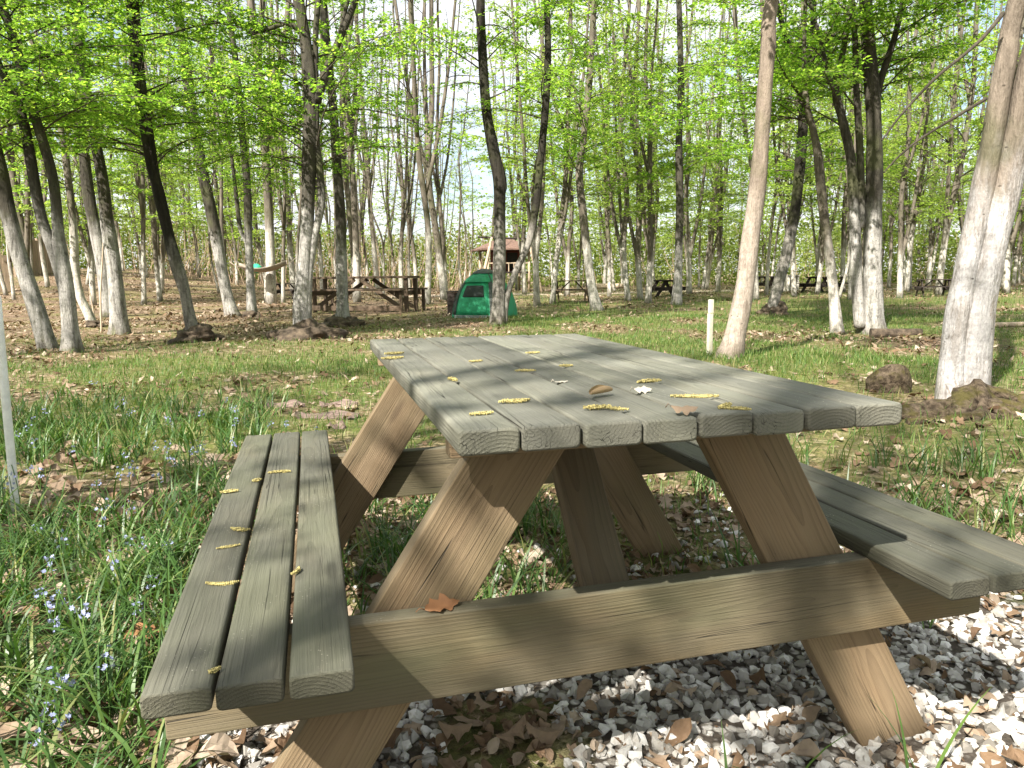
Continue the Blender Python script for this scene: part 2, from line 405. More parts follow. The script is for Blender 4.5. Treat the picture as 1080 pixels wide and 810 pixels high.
def strap_mask(x, y):
    v, u = tlocal(x, y)
    n1 = fbm(np.asarray(x)*.9, np.asarray(y)*.9, 51); n2 = fbm(np.asarray(x)*2.6, np.asarray(y)*2.6, 61)
    m = sst(-.32, -.58, v)*(1-.8*sst(-.62, -.3, v)*sst(.75, .55, u))*sst(6.6, 4.6, y)*sst(.42, .57, n1*.5+n2*.5+.06)
    under = sst(-.2, .1, v)*sst(2.4, 1.7, v)*sst(.8, 1.0, u)*sst(2.4, 1.6, u)*sst(.50, .62, n2)*.55
    rightm = sst(1.2, 1.6, v)*sst(.5, .8, u)*sst(4, 2.5, u)*sst(.42, .58, n2)*.5
    return np.clip(np.maximum(m, np.maximum(under, rightm)), 0, 1)

def ground():
    t = np.linspace(-1, 1, 361); x = 1.6*np.sinh(t*6.1); yv = 1.6*np.sinh(np.linspace(-.62, 1, 341)*6.1)
    X, Y = np.meshgrid(x, yv)
    Z = gz(X, Y); V = np.stack([X, Y, Z], -1).reshape(-1, 3)
    w = len(x); h = len(yv)
    i = np.arange(h-1)[:, None]*w; j = np.arange(w-1)[None, :]
    f = np.stack([i+j, i+j+1, i+w+j+1, i+w+j], -1).reshape(-1, 4)
    mb = MB(); mb.add(V, f, 0, True)
    m, nt = mat('woodland_floor'); n = N(nt)
    o = n.coord('Object')
    lc = n.voro(n.vmath('MULTIPLY', o, (1, 1, .3)), 26)           # leaf-sized chips
    lv = n.sep(lc)
    chip = n.ramp(lv[0], [(0, (.045, .032, .022)), (.3, (.13, .088, .055)), (.6, (.23, .165, .115)), (.85, (.36, .27, .20)), (1, (.48, .38, .30))])
    lc2 = n.sep(n.voro(o, 7))
    big = n.noise(o, .9, 5, .65); fine = n.noise(o, 60, 4, .7)
    col = n.mix(n.smst(fine, .55, .35), chip, (.05, .036, .025))
    tint = n.mix(n.smst(big, .35, .65), (.75, .72, .68), (1.15, 1.1, 1.05))
    col = n.mix(1.0, col, tint, 'MULTIPLY')
    ga = n.node('ShaderNodeAttribute', attribute_name='cover').outputs['Vector']
    gs = n.sep(ga)
    gf = n.math('MULTIPLY', gs[0], n.smst(n.noise(o, 14, 4, .7), .30, .55))
    gcol = n.mix(n.smst(n.noise(o, 35, 3), .3, .7), (.05, .085, .016), (.13, .16, .035))
    col = n.mix(n.math('MULTIPLY', gf, .85), col, gcol)
    mossf = n.math('MULTIPLY', n.smst(n.noise(o, .55, 4, .6), .46, .62), n.smst(fine, .35, .6))
    col = n.mix(n.math('MULTIPLY', mossf, .6), col, (.15, .165, .04))
    vg = n.voro(o, 42); vd = n.voro(o, 42, out='Distance')
    gst = n.ramp(n.sep(vg)[1], [(0, (.22, .20, .17)), (1, (.62, .60, .56))])
    gst = n.mix(n.smst(vd, .35, .6), gst, (.06, .05, .04))
    col = n.mix(n.smst(n.math('ADD', gs[1], n.math('MULTIPLY', n.math('SUBTRACT', fine, .5), .5)), .35, .7), col, gst)
    hgt = n.math('ADD', n.math('MULTIPLY', lv[1], .6), fine)
    n.out(n.bsdf(col, .92, n.bump(hgt, .018, .8), spec=.15))
    ob = mb.build('ground', m)
    a = ob.data.attributes.new('cover', 'FLOAT_VECTOR', 'POINT')
    gm = grass_mask(V[:, 0], V[:, 1]); gv = gravel_mask(V[:, 0], V[:, 1])
    a.data.foreach_set('vector', np.stack([np.maximum(gm, strap_mask(V[:, 0], V[:, 1])*.7), gv, gm*0], 1).ravel().astype(np.float32))
    tag(ob, kind='structure')
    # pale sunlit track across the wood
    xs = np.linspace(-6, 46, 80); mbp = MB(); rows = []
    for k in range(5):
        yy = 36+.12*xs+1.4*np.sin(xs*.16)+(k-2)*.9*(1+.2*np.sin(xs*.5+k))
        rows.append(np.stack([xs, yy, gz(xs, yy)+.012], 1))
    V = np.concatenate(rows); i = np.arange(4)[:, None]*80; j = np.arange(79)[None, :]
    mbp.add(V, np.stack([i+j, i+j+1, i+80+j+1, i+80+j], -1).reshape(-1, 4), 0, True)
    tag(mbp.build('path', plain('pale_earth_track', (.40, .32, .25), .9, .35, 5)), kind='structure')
ground()

# ------------------------------------------------------------------ scattered ground cover
def in_view(p, pad=1.12):
    """keeps points the camera (or one a step aside) can see"""
    x, y = p[:, 0], p[:, 1]
    return (y > .15) & (np.abs(x) < (.70*pad)*y+.9)
def blades(g, n, x0, x1, y0, y1, mask, ln, wd, segs, clump=0, arch=(.5, 1.3)):
    P = np.stack([g.uniform(x0, x1, n), g.uniform(y0, y1, n)], 1)
    P = P[in_view(P)]; P = P[g.rand(len(P)) < mask(P[:, 0], P[:, 1])]
    if clump:
        k = clump; P = np.repeat(P, k, 0)+g.normal(0, .018, (len(P)*k, 2))
    n = len(P)
    if n == 0: return np.zeros((0, 3)), np.zeros((0, 4), int)
    az = g.rand(n)*6.283; L = g.uniform(*ln, n); W = g.uniform(*wd, n)
    th0 = g.uniform(.05, .5, n); bend = g.uniform(*arch, n)
    pos = np.stack([P[:, 0], P[:, 1], gz(P[:, 0], P[:, 1])-.01], 1)
    side = np.stack([-np.sin(az), np.cos(az), np.zeros(n)], 1)
    tw = g.uniform(-.5, .5, n)[:, None]
    side = nrm(side+tw*np.array([0, 0, 1.0]))
    rows = []
    for s in range(segs+1):
        t = s/segs; wdt = W*(1-t**2.2)*(.55+.45*min(1, t*4)) if s < segs else W*.03
        rows.append((pos-side*wdt[:, None]*.5, pos+side*wdt[:, None]*.5))
        th = th0+bend*t
        d = np.stack([np.cos(az)*np.sin(th), np.sin(az)*np.sin(th), np.cos(th)], 1)
        pos = pos+d*(L/segs)[:, None]
    V = np.stack([np.stack(r, 1) for r in rows], 1).reshape(n, -1, 3)     # n, (segs+1)*2, 3
    q = np.array([[2*s, 2*s+1, 2*s+3, 2*s+2] for s in range(segs)])
    Fq = (np.arange(n)[:, None, None]*(2*(segs+1))+q[None]).reshape(-1, 4)
    zz = gz(V[..., 0], V[..., 1])+.004
    V[..., 2] = np.maximum(V[..., 2], zz)
    return V.reshape(-1, 3), Fq
g = rs(5)
mb = MB()
mb.add(*blades(g, 3000, -3.6, .2, .25, 3.2, lambda x, y: strap_mask(x, y)*.9, (.10, .30), (.004, .010), 6, 8, (.7, 2.0)), 0, True)
mb.add(*blades(g, 3200, -5.5, .6, 3.0, 7, lambda x, y: strap_mask(x, y)*.75, (.10, .26), (.006, .012), 4, 7, (.7, 1.8)), 0, True)
mb.add(*blades(g, 2600, -.6, 3.2, .7, 3.6, lambda x, y: strap_mask(x, y)*.8, (.10, .28), (.005, .009), 5, 6, (.5, 1.5)), 0, True)
# a few long single blades rising out of the stones by the near beam
mb.add(*blades(g, 260, -.6, 1.6, .55, 1.4, lambda x, y: np.full(len(x), .045), (.12, .26), (.006, .010), 6, 3, (.4, 1.3)), 0, True)
tag(mb.build('long_grass', M['strap']), kind='stuff')
mb = MB()
mb.add(*blades(g, 60000, -7, 5, 2.2, 8, lambda x, y: grass_mask(x, y)*.8, (.05, .13), (.004, .008), 2), 0)
mb.add(*blades(g, 110000, -11, 12, 7, 17, grass_mask, (.04, .105), (.006, .012), 2), 0)
mb.add(*blades(g, 60000, -24, 30, 16, 45, lambda x, y: grass_mask(x, y)*.9, (.08, .2), (.018, .035), 1), 0)
tag(mb.build('short_grass', M['turf']), kind='stuff')

def oak_leaf(g, curl=1.0):
    """one dry lobed leaf of unit length lying along x, returns verts, quads"""
    n = 11; t = np.linspace(0, 1, n)
    w = .30*np.sin(np.pi*np.clip(t*.93+.05, 0, 1))**.8*(1+.38*np.cos(t*n*1.75+g.rand()*2))
    w[0] = .012; w[-1] = .03
    cx = curl*g.uniform(-.25, .35); cy = curl*g.uniform(.1, .6)*g.choice([-1, 1])
    z = cx*(t-.5)**2*2
    mid = np.stack([t, .05*np.sin(t*3), z], 1)
    rows = [mid]
    V = []
    for s in (-1, -.5, 0, .5, 1):
        off = mid.copy(); off[:, 1] += s*w; off[:, 2] += cy*(abs(s)*w)*1.2+.05*curl*np.sin(t*9+s*2)*abs(s)
        V.append(off)
    V = np.stack(V, 1)
    i = np.arange(n-1)[:, None]*5; j = np.arange(4)[None, :]
    f = np.stack([i+j, i+j+1, i+5+j+1, i+5+j], -1).reshape(-1, 4)
    V = V.reshape(-1, 3); V[:, 0] -= .5
    return V, f
def plain_leaf(g):
    """one dry pointed oval leaf, cupped and crumpled"""
    n = 8; t = np.linspace(0, 1, n); w = g.uniform(.19, .30)*np.sin(np.pi*t**g.uniform(.75, 1.0))**.8+.008
    k = g.uniform(.2, 1.6); cu = g.uniform(-.6, .9); tw = g.uniform(-.9, .9); V = []
    for s in (-1, -.5, 0, .5, 1):
        y = s*w; z = k*y*y*2.2+cu*(t-.5)**2*.8+tw*(t-.5)*y+.03*np.sin(t*12+s*4+k*9)*abs(s)
        V.append(np.stack([t-.5, y+.06*np.sin(t*4+cu*3), z], 1))
    V = np.stack(V, 1).reshape(-1, 3)
    i = np.arange(n-1)[:, None]*5; j = np.arange(4)[None, :]
    return V, np.stack([i+j, i+j+1, i+5+j+1, i+5+j], -1).reshape(-1, 4)
def rotmats(g, n, tilt):
    az = g.rand(n)*6.283; tx = g.normal(0, tilt, n); ty = g.normal(0, tilt, n)
    cz, sz = np.cos(az), np.sin(az); cx, sx = np.cos(tx), np.sin(tx); cy, sy = np.cos(ty), np.sin(ty)
    Z = np.zeros(n); O = np.ones(n)
    Rz = np.stack([cz, -sz, Z, sz, cz, Z, Z, Z, O], 1).reshape(-1, 3, 3)
    Rx = np.stack([O, Z, Z, Z, cx, -sx, Z, sx, cx], 1).reshape(-1, 3, 3)
    Ry = np.stack([cy, Z, sy, Z, O, Z, -sy, Z, cy], 1).reshape(-1, 3, 3)
    return Rx @ Ry @ Rz
def scatter(mb, g, variants, P, size, tilt, lift=0.0):
    if len(P) == 0: return
    which = g.randint(len(variants), size=len(P))
    for k, (v, f) in enumerate(variants):
        p = P[which == k]; n = len(p)
        if n == 0: continue
        Rm = rotmats(g, n, tilt); s = g.uniform(*size, n)
        W = np.einsum('nij,kj->nki', Rm, v)*s[:, None, None]
        base = np.stack([p[:, 0], p[:, 1], gz(p[:, 0], p[:, 1])+lift], 1)
        W = W+base[:, None, :]
        W[..., 2] += np.maximum(0, (base[:, 2]+.003)[:, None]-W[..., 2].min(1, keepdims=True)) if lift == 0 else 0
        mb.add(W.reshape(-1, 3), (np.arange(n)[:, None, None]*len(v)+f[None]).reshape(-1, f.shape[1]), 0, False)
def pick(g, n, x0, x1, y0, y1, mask):
    P = np.stack([g.uniform(x0, x1, n), g.uniform(y0, y1, n)], 1); P = P[in_view(P)]
    return P[g.rand(len(P)) < mask(P[:, 0], P[:, 1])]
g = rs(11)
oaks = [oak_leaf(g) for _ in range(5)]+[plain_leaf(g) for _ in range(11)]
mb = MB()
litm = lambda x, y: np.clip(.15+.85*sst(.42, .62, fbm(x*1.3, y*1.3, 71)), 0, 1)*(1-.55*strap_mask(x, y))
scatter(mb, g, oaks, pick(g, 4200, -2.6, 2.6, .3, 3.2, lambda x, y: litm(x, y)*(1-.7*gravel_mask(x, y))), (.03, .085), .35)
scatter(mb, g, oaks, pick(g, 1000, -.7, 2.0, .5, 2.4, lambda x, y: .8*(1-.3*gravel_mask(x, y))), (.025, .065), .38)
scatter(mb, g, oaks, pick(g, 3400, -5.5, 5.5, 3.0, 7, lambda x, y: litm(x, y)*(1-.7*grass_mask(x, y))), (.05, .10), .3)
dia = [(np.array([[-.5, 0, 0], [0, -.28, .06], [.5, 0, .0], [0, .28, .09]]), np.array([[0, 1, 2, 3]])),
       (np.array([[-.5, 0, .05], [.1, -.22, .0], [.5, .05, .12], [-.05, .25, .02]]), np.array([[0, 1, 2, 3]]))]
far = lambda x, y: (1-.92*grass_mask(x, y))*(.22+.65*sst(.4, .6, fbm(x*.6, y*.6, 81)))
scatter(mb, g, dia, pick(g, 36000, -14, 14, 6, 18, far), (.06, .11), .4)
scatter(mb, g, dia, pick(g, 30000, -30, 32, 17, 45, far), (.09, .18), .4)
chip = lambda x, y: np.clip(sst(-.7, -.3, tlocal(x, y)[0])*sst(2.2, 1.7, tlocal(x, y)[0]), 0, 1)
scatter(mb, g, oaks[5:], pick(g, 9000, -1.2, 2.6, .4, 3.2, lambda x, y: chip(x, y)*(1-.7*gravel_mask(x, y))), (.014, .042), .5)
scatter(mb, g, dia, pick(g, 9000, -1.2, 2.6, .4, 3.2, chip), (.006, .016), .7)
scatter(mb, g, oaks, pick(g, 1500, -2.6, -.2, .3, 4, lambda x, y: sst(.45, .6, fbm(x*1.7, y*1.7, 75))), (.05, .105), .4, .035)
tag(mb.build('fallen_leaves', M['litter']), kind='stuff')

def crushed(g):
    bm = bmesh.new()
    for _ in range(13):
        d = nrm(g.normal(size=3)); d = d*np.array([.62, .5, .40])*g.uniform(.85, 1.1)
        bm.verts.new(d)
    r = bmesh.ops.convex_hull(bm, input=bm.verts)
    bmesh.ops.delete(bm, geom=list({e for e in r['geom_interior']+r['geom_unused'] if isinstance(e, bmesh.types.BMVert)}), context='VERTS')
    bmesh.ops.triangulate(bm, faces=bm.faces[:])
    bm.verts.index_update()
    v = np.array([k.co[:] for k in bm.verts]); f = np.array([[k.index for k in q.verts] for q in bm.faces]); bm.free()
    return v, f
stones = [crushed(g) for _ in range(14)]
mb = MB()
scatter(mb, g, stones, pick(g, 24000, -1.0, 2.7, .35, 3.2, gravel_mask), (.010, .038), .9, .004)
scatter(mb, g, stones, pick(g, 2200, -1.2, 2.9, .35, 3.6, lambda x, y: gravel_mask(x, y)*.3+.10*sst(-.9, -.3, tlocal(x, y)[0])), (.012, .03), .9, .006)
tag(mb.build('gravel', M['stone']), kind='stuff')

# ------------------------------------------------------------------ picnic table
brnd = rs(77)
def board(mb, p0, p1, wdir, w, t, r=.006, sh0=0.0, sh1=0.0, mat=0, seg=10, warp=.0012):
    """a sawn board with rounded edges from p0 to p1; sh0/sh1 slant its ends across the width"""
    p0 = np.array(p0, float); p1 = np.array(p1, float); L = np.linalg.norm(p1-p0); ax = (p1-p0)/L
    ay = np.array(wdir, float); ay = ay-ax*ay.dot(ax); ay /= np.linalg.norm(ay); az = np.cross(ax, ay)
    prof = []
    for cx, cy, a0 in ((w/2-r, t/2-r, 0), (-w/2+r, t/2-r, 90), (-w/2+r, -t/2+r, 180), (w/2-r, -t/2+r, 270)):
        for k in range(4):
            a = R(a0+30*k); prof.append((cx+r*math.cos(a), cy+r*math.sin(a)))
    prof = np.array(prof); n = len(prof); e = .0035
    xs = np.concatenate([[0, e*.3, e], np.linspace(0, L, seg+1)[1:-1], [L-e, L-e*.3, L]])
    ins = np.zeros(len(xs)); ins[0] = ins[-1] = e; ins[1] = ins[-2] = e*.3
    V = []; ph = brnd.rand(4)*6.28
    for x, i in zip(xs, ins):
        f = x/L
        py = np.sign(prof[:, 0])*np.maximum(np.abs(prof[:, 0])-i, .001); pz = np.sign(prof[:, 1])*np.maximum(np.abs(prof[:, 1])-i, .001)
        xx = x+(sh0*(1-f)+sh1*f)*py
        wy = warp*math.sin(f*4+ph[0]); wz = warp*math.sin(f*3+ph[1])
        V.append(np.stack([xx, py+wy, pz+wz], 1))
    loc = np.concatenate(V); W = p0+loc[:, :1]*ax+loc[:, 1:2]*ay+loc[:, 2:]*az
    off = np.array([brnd.rand()*40, brnd.uniform(-.03, .03), brnd.choice([-1, 1])*brnd.uniform(.02, .07)])
    gc = loc+off+np.stack([loc[:, 0]*0, loc[:, 0]*brnd.uniform(-.02, .02), loc[:, 0]*brnd.uniform(-.02, .02)], 1)
    m = len(xs); i = np.arange(m-1)[:, None]*n; j = np.arange(n)[None, :]; j2 = (j+1) % n
    q = np.stack([i+j, i+n+j, i+n+j2, i+j2], -1).reshape(-1, 4)
    q = q[:, ::-1]
    # flat end caps share the end ring through their own copies
    n0 = mb.n; mb.add(W, q, mat, True, gc)
    mb.add(W[:n], np.arange(n)[None, ::-1], mat, False, gc[:n]); mb.add(W[-n:], np.arange(n)[None, :], mat, False, gc[-n:])
def finish(o):
    o.data.set_sharp_from_angle(angle=R(50)); return o
W8, LT, TT = .6733, 1.4252, .0337
def make_table():
    c, s = math.cos(YAW), math.sin(YAW)
    loc = (TX+c*CV-s*CU, TY+s*CV+c*CU, 0)
    root = empty('picnic_table', loc, YAW, 'big weathered picnic table with catkins on its grey plank top, standing on white gravel', 'picnic table')
    P = lambda v, u, z: (v-CV, u-CU, z)
    mb = MB()
    for k in range(8):
        v = (k+.5)*W8/8; z = .75-TT/2+brnd.uniform(-.0012, .0012); j = brnd.uniform(-.003, .003, 2)
        board(mb, P(v, j[0], z), P(v, LT+j[1], z), (1, 0, 0), W8/8-.0036, TT, .0065)
    finish(mb.build('tabletop', M['top'], root))
    for v0 in (-.394, W8+.133):
        mb = MB()
        for k in range(3):
            v = v0+(k+.5)*.261/3; j = brnd.uniform(-.003, .003, 2)
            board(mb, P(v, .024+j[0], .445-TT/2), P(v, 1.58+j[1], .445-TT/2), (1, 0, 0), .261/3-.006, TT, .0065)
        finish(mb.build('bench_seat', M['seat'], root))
    for u in (.234, 1.372):
        mb = MB(); board(mb, P(-.405, u, .3395), P(1.083, u, .3395), (0, 0, 1), .1435, .039, .004)
        finish(mb.build('cross_beam', M['beam'], root))
    for u in (.2745, 1.331):
        for sg in (-1, 1):
            o_, sl = (.604, .57) if sg > 0 else (.616, .655)
            wl = .166*math.cos(math.atan(sl))
            def q(z): return P(W8/2+sg*(o_-sl*z), u, z)
            mb = MB(); a, b = q(-.03), q(.7145)
            # ends cut level with the ground and the table top
            board(mb, a, b, (1, 0, 0), wl, .039, .004, -sg*sl, -sg*sl, seg=8)
            finish(mb.build('leg', M['leg'], root))
    for u in (.196, 1.411):
        mb = MB(); board(mb, P(.022, u, .693), P(W8-.022, u, .693), (0, 1, 0), .038, .044, .003)
        finish(mb.build('batten', M['leg'], root))
    for ua, ub_ in ((.66, .275), (.86, 1.31)):
        mb = MB(); board(mb, P(W8/2, ua, .712), P(W8/2, ub_, .30), (1, 0, 0), .092, .036, .004)
        finish(mb.build('brace', M['leg'], root))
    return root
TABLE = make_table()

# ------------------------------------------------------------------ catkins and leaves lying on the table
def on_table(px, py, z): return at_z(px, py, z)
def catkin(p, az, L, label, group, curve=.3, seed=0, rad=.0040):
    g = rs(seed+100); rad *= g.uniform(.75, 1.2); n = max(8, int(L/.0030)); t = np.linspace(-.5, .5, n)
    ang = az+curve*t*2
    d = np.stack([np.cos(ang), np.sin(ang), 0*t], 1)*(L/n)
    c = np.cumsum(d, 0); c -= c.mean(0)
    env = np.sin(np.pi*np.clip(t+.5, .05, .97))**.45
    c[:, 2] += rad*.95
    V = []; Fc = []
    oct_v = np.array([[1, 0, 0], [-1, 0, 0], [0, 1, 0], [0, -1, 0], [0, 0, 1], [0, 0, -1]], float)
    oct_f = np.array([[0, 2, 4], [2, 1, 4], [1, 3, 4], [3, 0, 4], [2, 0, 5], [1, 2, 5], [3, 1, 5], [0, 3, 5]])
    mb = MB(); add_tube(mb, c, rad*.62*env, 7)
    for i in range(n):
        for k in range(5):
            th = k*1.2566+i*2.4+g.rand()*.7
            a = ang[i]; s = np.array([-math.sin(a), math.cos(a), 0])
            o = c[i]+rad*env[i]*.72*(math.cos(th)*s+math.sin(th)*np.array([0, 0, 1]))
            Rm = rotmats(g, 1, 1.0)[0]
            mb.add(oct_v @ Rm.T*rad*g.uniform(.30, .55)+o+g.normal(0, rad*.08, 3), oct_f, 0, True)
    o = mb.build('catkin', M['catkin'], None, tuple(p))
    return tag(o, label, 'catkin', group)
TZ, BZ = .7502, .4452
yd = lambda a: YAW+a
CT = 'catkins fallen on the tabletop'
for i, (x, y, a, L, c, lab) in enumerate((
    (414, 379, .15, .055, .2, 'lower of two yellow catkins side by side near the far left table corner'),
    (416, 374, .1, .050, .1, 'upper of two yellow catkins side by side near the far left table corner'),
    (478, 402, 1.9, .032, .3, 'small upright-lying yellow catkin beside the gap after the first plank'),
    (543, 425, .0, .052, .3, 'plump yellow catkin on the second plank, widest of those at the near left'),
    (508, 438, .1, .036, .1, 'short yellow catkin on the first plank close to the near end'),
    (502, 382, .15, .036, .2, 'thin yellow catkin on the third plank towards the far end'),
    (554, 392, -.25, .044, -.3, 'slim yellow catkin in the middle of the tabletop on the fourth plank'),
    (562, 373, .0, .040, .4, 'yellow catkin on the fifth plank, farthest of those on the tabletop'),
    (597, 387, -.1, .032, .2, 'tiny yellow catkin between the middle of the table and the far right edge'),
    (630, 432, -.1, .042, .15, 'yellow catkin in front of the curled tan leaf near the plank end'),
    (651, 433, -.75, .034, .1, 'yellow catkin lying slantwise just right of the curled tan leaf'),
    (684, 404, .1, .050, -.3, 'yellow catkin behind the pale folded leaf'),
    (733, 420, -.35, .076, .3, 'long bent yellow catkin running towards the plank end'),
    (765, 431, .5, .034, .3, 'thick yellow catkin at the plank end beside the brown leaf'),
    (778, 433, -.55, .038, -.2, 'yellow catkin nearest to the end of the sixth plank'))):
    catkin(on_table(x, y, TZ), YAW+a, L, lab, CT, c, i)
for i, (x, y, a, L, c, lab) in enumerate((
    (295, 499, -.05, .058, -.25, 'long straight yellow catkin across the middle plank of the bench'),
    (271, 508, .3, .024, .2, 'short yellow catkin by the gap near the far end of the bench'),
    (242, 520, .15, .042, .1, 'thin yellow catkin on the outer bench plank, farthest back'),
    (253, 560, -.5, .044, .5, 'bent yellow catkin at the edge of the outer bench plank'),
    (241, 578, .2, .044, .1, 'straight plump yellow catkin on the outer bench plank'),
    (234, 617, -.2, .058, .6, 'hooked yellow catkin lowest on the outer bench plank'),
    (313, 604, 1.1, .032, .5, 'yellow catkin over the gap beside the inner bench plank'),
    (227, 709, .5, .016, .1, 'tiny pale catkin scrap at the near end of the bench gap'))):
    catkin(on_table(x, y, BZ), YAW+a, L, lab, 'catkins fallen on the left bench', c, i+40)
def dry_leaf(p, az, L, m, label, curl, seed, cat='leaf', tilt=0.0, up=0.0):
    g = rs(seed); v, f = oak_leaf(g, curl)
    v = v*L; 
    if tilt: 
        c, s = math.cos(tilt), math.sin(tilt); v = np.stack([v[:, 0], v[:, 1]*c-v[:, 2]*s, v[:, 1]*s+v[:, 2]*c], 1)
    v[:, 2] -= v[:, 2].min()-up
    mb = MB(); mb.add(v, f, 0, True)
    add_tube(mb, np.array([[-.5*L, 0, v[:1, 2][0]], [-.62*L, .02*L, v[0, 2]+.004], [-.72*L, .06*L, max(.001, v[0, 2]-.002)]]), .0008, 5)
    return tag(mb.build('dry_leaf', m, None, tuple(p), az), label, cat)
def curled_leaf():
    mb = MB(); n = 14; t = np.linspace(0, 1, n); th = np.linspace(-2.2, 2.2, 9)
    r = .008*np.sin(np.pi*(t*.85+.1))**.6
    V = np.stack([np.stack([(t-.5)*.045, r*np.sin(a), .009-r*np.cos(a)+.004*np.sin(t*3)], 1) for a in th], 1)
    i = np.arange(n-1)[:, None]*9; j = np.arange(8)[None, :]
    mb.add(V.reshape(-1, 3), np.stack([i+j, i+j+1, i+9+j+1, i+9+j], -1).reshape(-1, 4), 0, True)
    return tag(mb.build('dry_leaf', M['tanleaf'], None, tuple(on_table(634, 418, TZ)), YAW+.35), 'tan dry leaf rolled into a tube on the table', 'leaf')
curled_leaf()
dry_leaf(on_table(678, 415, TZ), YAW-.3, .028, M['paleleaf'], 'small pale folded leaf on the table in front of a catkin', .6, 3, tilt=.5)
dry_leaf(on_table(592, 403, TZ), YAW+.1, .027, M['paleleaf'], 'flat pale leaf lying in the middle of the table', .3, 5)
dry_leaf(on_table(722, 437, TZ), YAW-.5, .036, M['litter'], 'small crumpled brown leaf with a stalk at the plank end', .55, 8, tilt=.35)
dry_leaf(on_table(466, 641, .4125), YAW+.25, .060, M['orange'], 'orange-brown lobed leaf leaning on the leg where it meets the beam', 1.0, 12, tilt=.25)
dry_leaf(at_z(151, 672, .03), .9, .10, M['orange'], 'reddish dry leaf with fanned ribs in the grass beside the left bench', .7, 15, tilt=.3)

# ------------------------------------------------------------------ trees
def leaf_quads(b, d, nrmv, L, Wd):
    s = nrm(np.cross(nrmv, d)); L = L[:, None]; Wd = Wd[:, None]
    V = np.stack([b, b+d*L*.45+s*Wd+nrmv*L*.08, b+d*L, b+d*L*.45-s*Wd+nrmv*L*.08], 1)
    return V
class Crown:
    def __init__(s, g): s.g = g; s.leaf = []; s.tw = MB()
    def branch(s, p0, az, L, elev, leaf=.055, dens=1.0, r0=.012, sec=1.0, twsides=4, droop=.5):
        g = s.g; n = 9; t = np.linspace(0, 1, n)
        e = elev-droop*t*1.2+.12*np.sin(t*5+g.rand()*6); a = az+.25*np.sin(t*3+g.rand()*6)
        d = np.stack([np.cos(a)*np.cos(e), np.sin(a)*np.cos(e), np.sin(e)], 1)
        P = p0+np.concatenate([np.zeros((1, 3)), np.cumsum(d[:-1], 0)*(L/(n-1))])
        add_tube(s.tw, P, r0*(1-.85*t)+.0015, twsides, 1, cap=False)
        k = max(3, int(L*7*sec)); side = 1
        for q in range(k):
            u = .18+.82*(q+g.rand()*.6)/k; u = min(u, .99); i = min(int(u*(n-1)), n-2); f = u*(n-1)-i
            o = P[i]*(1-f)+P[i+1]*f; side = -side
            a2 = a[i]+side*g.uniform(.6, 1.15); l2 = L*g.uniform(.22, .42)*(1.05-.55*u)
            m = 4; tt = np.linspace(0, 1, m); e2 = e[i]*.4+g.uniform(-.12, .22)-.35*tt
            dd = np.stack([np.cos(a2)*np.cos(e2), np.sin(a2)*np.cos(e2), np.sin(e2)], 1)
            Q = o+np.concatenate([np.zeros((1, 3)), np.cumsum(dd[:-1], 0)*(l2/(m-1))])
            add_tube(s.tw, Q, .0035*(1-.7*tt), 3, 1, cap=False)
            nl = int(l2/leaf*3.3*dens+g.rand())
            if nl < 1: continue
            uu = np.sort(g.uniform(.08, 1.02, nl)); ii = np.clip((uu*(m-1)).astype(int), 0, m-2); ff = (uu*(m-1)-ii)[:, None]
            b = Q[ii]*(1-ff)+Q[ii+1]*ff+g.normal(0, leaf*.35, (nl, 3))
            sg = np.where(np.arange(nl) % 2, 1, -1); al = a2+sg*g.uniform(.3, 1.3, nl); el = g.normal(-.15, .35, nl)
            ld = np.stack([np.cos(al)*np.cos(el), np.sin(al)*np.cos(el), np.sin(el)], 1)
            nv = nrm(np.stack([g.normal(0, .42, nl), g.normal(0, .42, nl), np.ones(nl)], 1))
            ll = leaf*g.uniform(.5, 1.5, nl)
            s.leaf.append(leaf_quads(b, ld, nv, ll, ll*.32))
    def build(s, name, m, parent, loc=(0, 0, 0)):
        mb = MB()
        if s.leaf:
            V = np.concatenate(s.leaf).reshape(-1, 3); mb.add(V, np.arange(len(V)).reshape(-1, 4), 0, False)
        for v, (f, mm, sm) in zip(s.tw.v, s.tw.f): pass
        n0 = mb.n
        if s.tw.v:
            mb.v.append(np.concatenate(s.tw.v)); mb.gc.append(np.zeros((s.tw.n, 3))); mb.n += s.tw.n
            for f, mm, sm in s.tw.f: mb.f.append((f+n0, 1, True))
        return mb.build(name, [m, M['twig']], parent, loc)
def lumpy(mb, c, r, g, mat=0, sub=3, amp=.35, sq=(1, 1, .6)):
    bm = bmesh.new(); bmesh.ops.create_icosphere(bm, subdivisions=sub, radius=1)
    ph = g.rand(8)*6.28; k = g.normal(0, 2.2, (8, 3))
    for v in bm.verts:
        p = np.array(v.co); d = sum(math.sin(k[i].dot(p)+ph[i]) for i in range(8))/8
        d2 = sum(math.sin(2.7*k[i].dot(p)+ph[7-i]) for i in range(8))/8
        v.co = Vector(p*(1+amp*d*1.6+amp*.7*d2)*r*np.array(sq)+np.array(c))
    add_bm(mb, bm, mat, True)
GC = 'trees standing in the wood'
